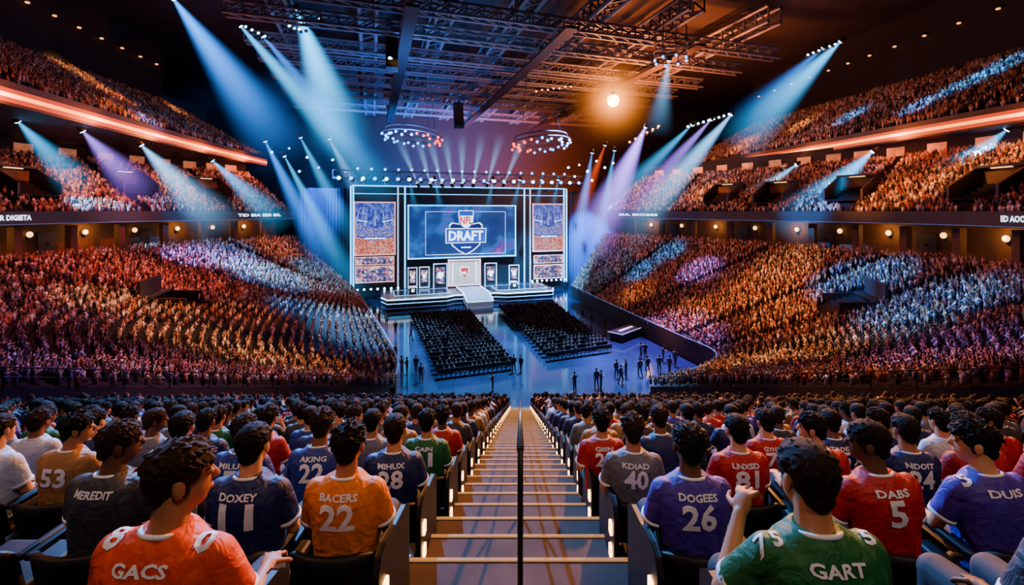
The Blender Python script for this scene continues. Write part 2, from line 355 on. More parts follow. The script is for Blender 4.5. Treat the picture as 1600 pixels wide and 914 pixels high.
def standing(kind):
    b = MB(); st = (.12, .22, .04)[kind]
    legs = [((-.09, 0, .9), (-.1, st*.7, .5), (-.11, st*.3, .09)), ((.09, 0, .9), (.1, -st*.2, .5), (.11, -st, .09))]
    for h, k, a in legs: b.cap(h, k, .08, .055); b.cap(k, a, .052, .036); b.cap((a[0], a[1]-.02, .05), (a[0], a[1]+.16, .035), .036, .03)
    b.ell((0, 0, .93), (.15, .11, .12)); b.ell((0, 0, 1.1), (.14, .1, .18)); b.ell((0, -.01, 1.28), (.17, .11, .17)); b.ell((0, -.01, 1.4), (.17, .07, .06)); b.cap((0, -.01, 1.4), (0, .02, 1.57), .065, .054)
    ar = [((-.24, -.03, 1.13), (-.25, .08, .9)), ((.24, -.03, 1.13), (.25, .1, .9))] if kind != 2 else [((-.25, .02, 1.14), (-.1, .24, 1.2)), ((.25, .02, 1.14), (.1, .24, 1.2))]
    for s, (e, w) in zip((-1, 1), ar):
        b.cap((s*.18, -.01, 1.4), e, .05, .038); b.cap(e, w, .039, .027); hand_prims(b, Vector(w), Vector(w)-Vector(e), Vector((-s, 0, 0)), -s, .6)
    b.M = Matrix.Translation((0, .03, 1.62)); head_prims(b); body = solid(b, .009, 3, .2, SKIN)
    j = MB(); j.ell((0, 0, 1.0), (.17, .13, .14)); j.ell((0, -.005, 1.25), (.2, .135, .24)); j.ell((0, -.01, 1.38), (.2, .1, .08))
    for s, (e, w) in zip((-1, 1), ar): j.cap((s*.18, -.01, 1.39), e, .068, .055); j.cap(e, Vector(e)+(Vector(w)-Vector(e))*.8, .054, .045)
    jk = solid(j, .013, 3, .3, CLOTH)
    t = MB(); t.ell((0, 0, .92), (.165, .125, .1))
    for h, k, a in legs: t.cap(h, k, .092, .07); t.cap(k, a, .068, .055)
    return body, jk, solid(t, .013, 3, .3, TROUS)
STAND = [standing(i) for i in range(3)]
for tx in ['GACS','BACERS','DOXEY','MEREDIT','MIHUX','AKING','MILUE','CAIN','GART','DOGEES','DABS','DUIS','KDIAD','LNXSD','NDOIT','GISN','GYNUN','AINT','TRDIE']+[str(i) for i in (8,0,5,7,23,11,1,28,53,26,40,81,24,25,71,75,45,22,12,34,56,17,33,9)]: text_geo(tx)
for tx in ['DRAFT','ZR DIGIETA','TID BIA EES BIL','ED AOORD','SIA BIOMS','NFL']: text_geo(tx, .03)

def jersey_text(pose, s, zc, h, w, name, parent, cache={}):
    key = (id(pose), s, zc, h, w)
    if key not in cache:
        vs, fs, w0 = text_geo(s); M = pose['M']; M3 = M.to_3x3(); d = M3 @ Vector((0, 1, 0)); out = []
        for x, z in vs:
            o = M @ Vector((x*w/w0, -.6, zc+z*h)); hit = pose['bvh'].ray_cast(o, d)
            out.append((hit[0] if hit[0] is not None else o+d*.47)-d*.005)
        m = MB(); m.add(out, fs); cache[key] = m.mesh(name, WHITE, False, 0, False)
    return inst(name, cache[key], parent)
def shoulder_text(pose, s, x, h, w, parent):
    vs, fs, w0 = text_geo(s); M = pose['M']; d = M.to_3x3() @ Vector((0, 0, -1)); out = []
    for a, z in vs:
        o = M @ Vector((x+a*w/w0, -.03+z*h, 1.4)); hit = pose['bvh'].ray_cast(o, d); out.append((hit[0] if hit[0] is not None else o+d*.45)-d*.005)
    m = MB(); m.add(out, fs); return m.build('shoulder_number', WHITE, parent, recalc=False)

COL = dict(orange='#d63c04', gold='#da7200', navy='#101d58', blue='#1a2e88', green='#045a28', purple='#3d2298', red='#a80c14', grey='#605e6c', white='#b8bed0', charcoal='#302f35', tan='#9a6a34')
SK = ['#b87c54', '#a86a44', '#7a4a2e', '#c88c64', '#5d3a26']; HC = ['#0e0807', '#1a0f09', '#090706', '#2a170c', '#20130b']
PS = .94
def person(x, d, z, pi, col, name, num, label, hi, level, rz=0):
    p = POSES[pi]; root = thing('person', label, 'person', (x, d, z), rz, 'spectators seated in the near section'); root.scale = (PS, PS, PS)
    inst('body', p['body'], root, lin(random.choice(SK)))
    inst('hair', HAIRS[hi], root, lin(random.choice(HC)), p['HM'])
    j = inst('jersey', p['jersey'], root, lin(COL[col]))
    if level < 8: inst('trousers', TROUSERS, root)
    if level < 5:
        inst('collar', COLLAR, j, None, p['M'])
        for h in p['hems']: inst('sleeve_hem', h, j)
    if level < 2:
        for s in SHOES: inst('shoe', s, root)
    if name: jersey_text(p, name, .902, .036, min(.21, .04*len(name)+.02), 'jersey_name', j)
    if num: jersey_text(p, num, .805, .14, .095*len(num), 'jersey_number', j)
    return root, j

# ------------------------------------------------------------------ near section: stairs, tier, seats, people
NR = 31
def zrow(i): return H-1.12-.397*(2.05+i)
def bound(d, side=1): return 20-(d-11.5)*.408
def ztop(y): return max(1.6, 1.6+(36-y)/24.5*9.4)
AH = .78
st = MB()
prof = [(-.5, zrow(-1)+.1985)]
for i in range(-1, NR+3):
    for h in (0, 1):
        d0 = 1.05+i+.5*h; z = zrow(i)+(.1985 if h == 0 else 0)
        if z < .02: continue
        prof.append((d0, z)); prof.append((d0+.5, z))
prof.append((prof[-1][0], 0))
st.strip([Vector((-AH, y, z)) for y, z in prof], [Vector((AH, y, z)) for y, z in prof])
stairs = struct(st, 'floor_stairs', STAIR, 'grey centre staircase descending between the near seats')
nn = 0
for i in range(0, NR):
    for h in (0, 1):
        nn += 1
        if nn > 60: break
        m = MB(); d0 = 1.05+i+.5*h+.5; z = zrow(i)+(.1985 if h == 0 else 0)
        m.box((0, d0-.011, z+.004), (2*AH-.04, .026, .01)); m.build('nosing_strip', NOSE, stairs)
for side, nm in ((-1, 'left'), (1, 'right')):
    t = MB(); pf = []
    for i in range(-1, NR): pf += [(1.05+i, zrow(i)), (2.05+i, zrow(i))]
    pf.append((1.05+NR, 0))
    t.strip([Vector((side*AH, y, z)) for y, z in pf], [Vector((side*bound(y), y, z)) for y, z in pf])
    struct(t, 'floor_tier_'+nm, CONC, 'dark stepped concrete tier %s of the centre stairs' % nm)
    w = MB(); ys = [2+i*1.4 for i in range(25)]
    zb = lambda y: max(0, H-1.12-.397*(y+1))
    w.strip([Vector((side*bound(y), y, zb(y))) for y in ys], [Vector((side*bound(y), y, ztop(y)+.02)) for y in ys])
    struct(w, 'wall_divider_'+nm, DARKW, 'dark dividing wall along the %s edge of the near section' % nm)

# seats
def back_bm():
    b = MB(); vs = []; nu, nv = 14, 5
    for k in range(2):
        for v in range(nv+1):
            for u in range(nu+1):
                a = -1+2*u/nu; zt = .645-.06*abs(a)**4; z = .34+(zt-.34)*v/nv
                x = .24*math.sin(a*1.35)/math.sin(1.35); y = -.235+.17*(1-math.cos(a*1.35))-.05*(v/nv)+k*.035*math.cos(a*1.2)
                x -= k*.03*math.sin(a*1.3); vs.append((x, y, z))
    n = (nu+1)*(nv+1); fs = []
    for v in range(nv):
        for u in range(nu): i = v*(nu+1)+u; fs += [(i, i+1, i+nu+2, i+nu+1), (n+i, n+i+nu+1, n+i+nu+2, n+i+1)]
    for u in range(nu): t = nv*(nu+1)+u; fs += [(t, t+1, n+t+1, n+t), (u, n+u, n+u+1, u+1)]
    for v in range(nv): i = v*(nu+1); k = i+nu; fs += [(i, i+nu+1, n+i+nu+1, n+i), (k, n+k, n+k+nu+1, k+nu+1)]
    b.add(vs, fs); return b
def make_seat(kind):
    root = thing('stadium_seat', 'x', 'seat', (0, 0, 0), 0, 'black seats of the near section')
    back_bm().build('backrest', SEATM, root, True)
    m = MB(); m.box((0, .02, .36), (.45, .42, .06)); m.build('seat_pan', SEATM, root, True, .02)
    for s in (-1, 1):
        if kind == s: continue
        m = MB(); m.box((s*.256, -.0, .575), (.04, .34, .035)); m.build('armrest', SEATM, root, True, .012)
    m = MB(); m.box((0, -.02, .17), (.08, .1, .34)); m.box((0, 0, .01), (.2, .24, .02)); m.build('pedestal', METAL, root)
    if kind:
        m = MB(); pr = [(-.30, .02), (-.30, .58), (-.26, .65), (-.18, .67), (.0, .63), (.22, .60), (.28, .55), (.28, .02)]
        m.M = Matrix.Translation((kind*.25, 0, 0)) @ Matrix.Rotation(math.pi/2, 4, 'Z'); m.prism(pr, -.018, .018)
        e = m.build('end_panel', SEATM, root, False, .008)
        for k in range(3):
            q = MB(); q.box((kind*.274, -.22, .14+.165*k), (.02, .055, .085)); q.build('aisle_light', WARM, e, False, .004)
    return root
SEAT = {k: make_seat(k) for k in (-1, 0, 1)}; used = {}
def seat(x, d, z, kind, label):
    if kind not in used: used[kind] = 1; o = SEAT[kind]
    else: o = copy_tree(SEAT[kind])
    o.location = (x, d, z); o['label'] = label; return o

SPEC = {
 (0, -1): [(1.16, 'orange', 'GACS', '', 1, 0), (1.72, None)],
 (0, 1): [(.96, 'green', 'GART', '', 2, 2), (1.84, 'charcoal', '', '', 0, 1)],
 (1, -1): [(.94, 'gold', 'BACERS', '22', 0, 1), (1.46, 'navy', 'DOXEY', '11', 0, 2), (2.24, 'charcoal', 'MEREDIT', '', 1, 0), (2.8, None)],
 (1, 1): [(.92, 'purple', 'DOGEES', '26', 0, 0), (1.44, None), (1.97, 'red', 'DABS', '5', 4, 2), (2.56, 'purple', 'DUIS', '', 4, 1)],
 (2, -1): [(.96, 'navy', 'MIHUX', '28', 0, 2), (1.56, 'blue', 'AKING', '22', 6, 1), (2.12, 'blue', 'MILUE', '1', 0, 0), (2.66, 'white', '', '', 3, 2), (3.45, 'tan', '', '53', 1, 1), (4.0, 'white', '', '', 0, 2)],
 (2, 1): [(.86, 'grey', 'KDIAD', '40', 0, 1), (1.66, 'red', 'LNXSD', '81', 0, 2), (2.3, 'red', '', '', 4, 0), (2.95, 'navy', 'NDOIT', '24', 0, 2), (3.5, 'red', '', '', 4, 0), (4.04, 'red', '', '', 0, 1)],
 (3, -1): [(.92, 'green', 'CAIN', '11', 0, 0), (1.46, 'grey', '', '', 0, 2), (2.0, 'navy', 'AINT', '22', 3, 0), (2.55, 'red', '', '8', 6, 1), (3.1, 'navy', '', '', 0, 0), (3.65, 'grey', '', '', 1, 2), (4.2, 'navy', '', '12', 0, 0), (4.75, 'white', '', '', 0, 1)],
 (3, 1): [(.80, 'red', 'GISN', '25', 0, 1), (1.4, 'navy', '', '', 6, 0), (2.42, 'red', 'GYNUN', '71', 0, 0), (3.06, 'navy', 'TRDIE', '75', 0, 2), (3.6, 'navy', '', '45', 4, 0), (4.14, 'white', '', '', 0, 1), (4.7, 'red', '', '', 4, 0)],
}
pal = ['navy', 'navy', 'blue', 'white', 'grey', 'red', 'red', 'charcoal', 'tan', 'green', 'purple', 'charcoal', 'charcoal', 'grey', 'navy']
nums = ['12', '34', '56', '17', '33', '9', '22', '45', '24', '8']
IND = 12; npers = 0; RD = 1.47
for i in range(IND):
    d = RD+i; z = zrow(i)
    for side in (-1, 1):
        sn = 'left' if side < 0 else 'right'
        lst = SPEC.get((i, side))
        if lst is None:
            lst = []; k = 0
            while .94+.54*k < min(1.16*d+.2, bound(d)-.5):
                lst.append((.94+.54*k+random.uniform(-.04, .04)*(k > 0), random.choice(pal), '', random.choice(nums) if (i < 7 and random.random() < .5) else '', random.choice([0, 0, 0, 6, 3, 5, 1, 4]), random.randrange(4))); k += 1
        for k, spc in enumerate(lst):
            x = side*spc[0]
            if i < 6 or k == 0: seat(side*max(spc[0], .92), d, z, -side if k == 0 else 0, 'black moulded stadium seat, %s row, %s seat %s of the stairs' % (ordn(i+1), ordn(k+1), sn))
            if spc[1] is None: continue
            npers += 1
            lab = 'seated person in %s jersey%s, %s row, %s seat %s of the stairs' % (spc[1], (' number '+spc[3]) if spc[3] else '', ordn(i+1), ordn(k+1), sn)
            r, j = person(x, d, z+.005, spc[4], spc[1], spc[2], spc[3], lab, spc[5], i, random.uniform(-.08, .08)*(i > 1))
            if (i, side, k) == (0, -1, 0): shoulder_text(POSES[spc[4]], '8', -.15, .08, .06, j); shoulder_text(POSES[spc[4]], '0', .15, .08, .06, j)
            if (i, side, k) == (0, 1, 0): shoulder_text(POSES[spc[4]], '7', -.2, .055, .035, j); shoulder_text(POSES[spc[4]], '5', -.15, .055, .035, j); shoulder_text(POSES[spc[4]], '5', .16, .055, .04, j)
            if (i, side, k) == (1, 1, 3): shoulder_text(POSES[spc[4]], '5', -.15, .08, .06, j)
for i in range(IND, NR-1):
    for side in (-1, 1): seat(side*.94, RD+i, zrow(i), -side, 'black stadium seat with lit end panel, %s row, %s of the stairs' % (ordn(i+1), 'left' if side < 0 else 'right'))

# centre handrail
hr = thing('handrail', 'black metal handrail running down the middle of the stairs', 'handrail', (0, 0, 0))
zl = lambda y: H-1.12-.397*y
m = MB(); m.sweep([Vector((0, y, zl(y)+.86)) for y in (2.05, 10, 20, 33)], .017, 10); m.build('top_rail', METAL, hr, True)
m = MB(); m.sweep([Vector((0, y, zl(y)+.5)) for y in (2.05, 10, 20, 33)], .012, 8); m.build('mid_rail', METAL, hr, True)
for k in range(16):
    y = 2.05+k*2.05; m = MB(); m.tube((0, y, zl(y)-.25), (0, y, zl(y)+.86), .013, .013, 8); m.build('post', METAL, hr, True)

# ------------------------------------------------------------------ crowds
def tmpl(kind, hq=False):
    b = MB(); n = 8 if hq else 5; cls = []; ux, uy = Vector((1, 0, 0)), Vector((0, 1, 0))
    def mark(c): cls.extend([c]*(len(b.v)-len(cls)))
    b.loft([b.ring(Vector((0, yo, z)), n, w, d, ux, uy) for z, w, d, yo in ((.3, .17, .12, 0), (.82, .21, .13, 0), (1.0, .12, .08, 0))]); mark(0)
    b.ell((0, .03, 1.12), (.085, .1, .12), None, 9 if hq else 5, 6 if hq else 4); mark(1)
    for k in range(len(cls)):
        if cls[k] == 1 and (b.v[k].z > 1.13 or b.v[k].y < .0): cls[k] = 2
    k = 4 if hq else 3
    for s in (-1, 1):
        if kind == 0: b.tube((s*.2, 0, .92), (s*.17, .22, .62), .06, .04, k, False); mark(0)
        elif kind == 1: b.tube((s*.19, 0, .93), (s*.28, .12, 1.35), .055, .035, k, False); mark(1 if s > 0 else 0)
        else: b.tube((s*.2, 0, .92), (s*.04, .28, .98), .055, .035, k, False); mark(1)
    tris = []
    for f in b.f:
        for q in range(1, len(f)-1): tris.append((f[0], f[q], f[q+1]))
    return np.array([tuple(v) for v in b.v], dtype=np.float32), np.array(tris, dtype=np.int32), np.array(cls)
TM = [tmpl(0), tmpl(1), tmpl(2)]; TMH = [tmpl(0, True), tmpl(0, True), tmpl(2, True)]
def pl(l): return np.array([lin(h) for h in l], dtype=np.float32)
PAL = pl(['#c0bcbc', '#d8d8dc', '#988f96', '#c8bcae', '#c8a278', '#a8643c', '#803434', '#6a6a78', '#485074', '#24222a', '#423c48', '#e0dcd8', '#c07a4c', '#5a3a38', '#18161c', '#ccc0b4', '#a8a0a8', '#2a2836', '#1c1a22'])
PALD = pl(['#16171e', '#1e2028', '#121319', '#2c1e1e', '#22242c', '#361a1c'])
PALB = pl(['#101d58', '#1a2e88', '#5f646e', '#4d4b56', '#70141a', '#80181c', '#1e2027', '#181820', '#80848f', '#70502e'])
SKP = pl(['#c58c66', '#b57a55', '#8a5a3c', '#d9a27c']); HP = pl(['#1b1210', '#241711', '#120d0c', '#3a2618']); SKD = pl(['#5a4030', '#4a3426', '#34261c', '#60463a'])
def crowd(name, items, label, palette, T=TM, scale=1, SKX=SKP):
    it = np.array(items, dtype=np.float32); n = len(it); kind = rng.choice(3, n, p=[.45, .3, .25])
    Vs, Ts, Cs = [], [], []; off = 0
    for k in range(3):
        s = it[kind == k]
        if not len(s): continue
        v, t, c = T[k]; m = len(s); ca, sa = np.cos(s[:, 3])[:, None], np.sin(s[:, 3])[:, None]
        sc = (rng.uniform(.9, 1.08, m)*scale)[:, None]; zz = rng.uniform(-.05, .15, m)[:, None]
        X = (v[None, :, 0]*ca-v[None, :, 1]*sa)*sc+s[:, 0:1]; Y = (v[None, :, 0]*sa+v[None, :, 1]*ca)*sc+s[:, 1:2]; Z = v[None, :, 2]*sc+s[:, 2:3]+zz
        Vs.append(np.stack([X, Y, Z], -1).reshape(-1, 3))
        Ts.append((t[None]+(np.arange(m)*len(v))[:, None, None]+off).reshape(-1, 3)); off += m*len(v)
        col = np.ones((m, len(v), 4), np.float32)
        sh = palette[rng.integers(0, len(palette), m)]*rng.uniform(.5, 1.1, m)[:, None]; sk = SKX[rng.integers(0, 4, m)]; ha = HP[rng.integers(0, 4, m)]
        for q, cc in enumerate((sh, sk, ha)): idx = np.where(c == q)[0]; col[:, idx, :3] = cc[:, None, :]
        Cs.append(col.reshape(-1, 4))
    V = np.concatenate(Vs).astype(np.float32); Tt = np.concatenate(Ts).astype(np.int32); Cc = np.concatenate(Cs).astype(np.float32)
    me = bpy.data.meshes.new(name); me.vertices.add(len(V)); me.vertices.foreach_set('co', V.ravel())
    me.loops.add(len(Tt)*3); me.loops.foreach_set('vertex_index', Tt.ravel()); me.polygons.add(len(Tt))
    me.polygons.foreach_set('loop_start', np.arange(0, len(Tt)*3, 3, dtype=np.int32))
    me.update(calc_edges=True); me.validate()
    at = me.color_attributes.new('Col', 'FLOAT_COLOR', 'POINT'); at.data.foreach_set('color', Cc.ravel())
    me.materials.append(CROWD); o = inst(name, me); tag(o, label, 'crowd', None, 'stuff'); print(name, n, len(Tt)); return o
def catmull(c, n):
    c = [Vector((*p, 0)) for p in c]; out = []; m = len(c)-1
    for k in range(n):
        t = k/(n-1)*m; i = min(int(t), m-1); u = t-i
        p0 = c[i-1] if i > 0 else c[0]*2-c[1]; p1 = c[i]; p2 = c[i+1]; p3 = c[i+2] if i+2 <= m else c[m]*2-c[m-1]
        out.append(.5*((2*p1)+(p2-p0)*u+(2*p0-5*p1+4*p2-p3)*u*u+(3*p1-p0-3*p2+p3)*u**3))
    return out
def offset(path, dist, side):
    out = []
    for i, p in enumerate(path):
        t = (path[min(i+1, len(path)-1)]-path[max(i-1, 0)]).normalized(); n = Vector((t.y, -t.x, 0))*(1 if side < 0 else -1); out.append(p+n*dist)
    return out
def atz(path, z): return [Vector((p.x, p.y, z)) for p in path]
class Stand:
    def __init__(s, Fp, Bp, zF, zB, n): s.F, s.B, s.zF, s.zB, s.n, s.m = Fp, Bp, zF, zB, n, len(Fp)
    def pos(s, t, q):
        a = t*(s.m-1); i = min(int(a), s.m-2); u = a-i; f = s.F[i].lerp(s.F[i+1], u); b_ = s.B[i].lerp(s.B[i+1], u); p = f.lerp(b_, q)
        return Vector((p.x, p.y, s.zF+(s.zB-s.zF)*q))
    def inward(s, t): d = s.pos(t, 0)-s.pos(t, 1); d.z = 0; return d.normalized()
    def find(s, px, py):
        best = None
        for i in range(81):
            for k in range(41):
                p = s.pos(i/80, k/40); q = pix(p); e = (q[0]-px)**2+(q[1]-py)**2
                if best is None or e < best[0]: best = (e, i/80, k/40, p)
        return best[3], best[1], best[2]
    def shell(s, name, label):
        mb = MB(); n = s.n
        for k in range(n):
            z = s.zF+(s.zB-s.zF)*(k/n); row = [s.F[i].lerp(s.B[i], k/n) for i in range(s.m)]; nx = [s.F[i].lerp(s.B[i], (k+1)/n) for i in range(s.m)]
            z2 = s.zF+(s.zB-s.zF)*((k+1)/n)
            mb.strip(atz(row, z), atz(nx, z)); mb.strip(atz(nx, z), atz(nx, z2))
        return struct(mb, name, CONC, label)
    def people(s, aisles, sp=.5, voids=(), aw=.5):
        out = []
        for k in range(s.n):
            q = (k+.45)/s.n; zq = s.zF+(s.zB-s.zF)*k/s.n
            pts = [s.F[i].lerp(s.B[i], q) for i in range(s.m)]; L = [0]
            for i in range(1, s.m): L.append(L[-1]+(pts[i]-pts[i-1]).length)
            ap = []
            for a in aisles: v = s.pos(a, q); ap.append(Vector((v.x, v.y, 0)))
            x = random.uniform(0, .4); j = 0
            while x < L[-1]:
                while j < s.m-2 and L[j+1] < x: j += 1
                u = (x-L[j])/max(1e-6, L[j+1]-L[j]); p = pts[j].lerp(pts[j+1], u); t = (j+u)/(s.m-1)
                ok = all((p-a).length > aw for a in ap) and random.random() > .03 and all((p-Vector((v.x, v.y, 0))).length > r for v, r in voids)
                if ok:
                    d = s.inward(t); out.append((p.x+random.uniform(-.12, .12), p.y+random.uniform(-.12, .12), zq, math.atan2(d.y, d.x)-math.pi/2+random.uniform(-.3, .3)))
                x += sp*random.uniform(.85, 1.15)
        return out
NS = 49
FL = catmull([(-27.6, 76.5), (-23.5, 68), (-19, 58.5), (-14.5, 49), (-11.3, 41.5), (-10.4, 38.5), (-10, 36)], NS)
BL = catmull([(-38, 76), (-43, 65), (-46.5, 52), (-46, 38), (-40, 25), (-30, 16), (-20, 11.5)], NS)
FR = catmull([(9.2, 82), (11.5, 71), (14.2, 60), (17, 49), (18.4, 43), (15.5, 39), (10, 36)], NS)
BR = catmull([(15.5, 84), (25, 72), (33, 58), (38, 46), (38, 33), (30, 18), (20, 11.5)], NS)
UL = catmull([(-48, 86), (-46.2, 70), (-44, 55), (-41.5, 42), (-39, 28)], 33)
UR = catmull([(37, 105), (40, 85), (43, 68), (46, 50), (49, 34)], 33)
LOWL = Stand(FL, BL, 1.6, 11, 44); LOWR = Stand(FR, BR, 1.6, 11, 44)
cut = 33
MIDL = Stand(offset(BL, .5, -1)[:cut], offset(BL, 11.5, -1)[:cut], 15.2, 22, 19); MIDR = Stand(offset(BR, .5, 1)[:cut], offset(BR, 11.5, 1)[:cut], 15.2, 22, 19)
TOPL = Stand(offset(UL, .5, -1), offset(UL, 18, -1), 25.6, 35.5, 24); TOPR = Stand(offset(UR, .5, 1), offset(UR, 18, 1), 25.6, 35.5, 24)
for s, nm, w in ((LOWL, 'left_lower', 'lower left'), (LOWR, 'right_lower', 'lower right'), (MIDL, 'left_middle', 'middle left'), (MIDR, 'right_middle', 'middle right'), (TOPL, 'left_upper', 'upper left'), (TOPR, 'right_upper', 'upper right')):
    s.shell('floor_stand_'+nm, 'stepped concrete of the %s stand' % w)

def tunnel(s, px, py, label, lit, w=4.2, dep=3.6, h=2.4):
    p, t, q = s.find(px, py); d = s.inward(t); rz = math.atan2(d.y, d.x)-math.pi/2
    root = thing('entrance_tunnel', label, 'tunnel', (p.x, p.y, p.z), rz, 'entrance tunnels in the stands')
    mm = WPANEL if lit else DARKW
    for sx in (-1, 1):
        m = MB(); m.M = Matrix.Translation((sx*w/2, 0, 0)) @ Matrix.Rotation(math.pi/2, 4, 'Z')
        m.prism([(-dep/2, -1.2), (-dep/2, h), (-dep/2+.6, h), (dep/2, .6), (dep/2, -1.8)], -.12, .12); m.build('side_wall', FASC, root)
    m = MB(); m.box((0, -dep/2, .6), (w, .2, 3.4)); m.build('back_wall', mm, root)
    m = MB(); m.box((0, 0, -.6), (w, dep, .15)); m.build('floor_slab', CONC, root)
    m = MB(); m.box((0, -dep/2+.4, h+.02), (w+.3, 1.0, .2)); m.build('lintel', FASC, root)
    if lit:
        m = MB(); m.box((0, -dep/2+.6, h-.15), (1.6, .3, .06)); m.build('ceiling_lamp', mat_warm2, root)
    return p
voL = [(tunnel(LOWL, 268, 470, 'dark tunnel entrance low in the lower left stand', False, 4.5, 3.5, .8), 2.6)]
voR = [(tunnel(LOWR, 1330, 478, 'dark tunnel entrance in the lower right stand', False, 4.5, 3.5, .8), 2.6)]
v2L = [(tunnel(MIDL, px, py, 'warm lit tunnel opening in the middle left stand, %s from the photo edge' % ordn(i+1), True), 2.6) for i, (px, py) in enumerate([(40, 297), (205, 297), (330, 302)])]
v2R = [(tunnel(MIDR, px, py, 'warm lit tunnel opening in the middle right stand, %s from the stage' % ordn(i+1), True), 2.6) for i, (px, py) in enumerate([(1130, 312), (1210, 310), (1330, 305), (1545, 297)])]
LA = [.16, .33, .5, .62, .74, .86]
crowd('spectator_crowd', LOWL.people(LA, .34, voL), 'dense crowd filling the lower left stand beside the floor', PAL, TM, .68)
crowd('spectator_crowd', LOWR.people(LA, .34, voR), 'dense crowd filling the lower right stand beside the floor', PAL, TM, .68)
crowd('spectator_crowd', MIDL.people([.2, .42, .64, .86], .37, v2L), 'dense crowd in the middle left stand above the white lit fascia', PAL, TM, .74)
crowd('spectator_crowd', MIDR.people([.2, .42, .64, .86], .37, v2R), 'dense crowd in the middle right stand above the white lit fascia', PAL, TM, .74)
crowd('spectator_crowd', TOPL.people([.2, .4, .6, .8], .46), 'dim crowd in the upper left stand above the orange ribbon', PAL, TM, .8)
crowd('spectator_crowd', TOPR.people([.2, .4, .6, .8], .46), 'dim crowd in the upper right stand above the orange ribbon', PAL, TM, .8)
items = []
for i in range(NR):
    d = RD+i
    for side in (-1, 1):
        x = .95 if i >= IND else 1.16*d+.75
        while x < bound(d)-.5:
            items.append((side*x+random.uniform(-.05, .05), d, zrow(i)-.05, random.uniform(-.3, .3))); x += .52
crowd('spectator_crowd', items, 'seated crowd in the distant rows at the foot of the near section', PALB, TMH, .95)

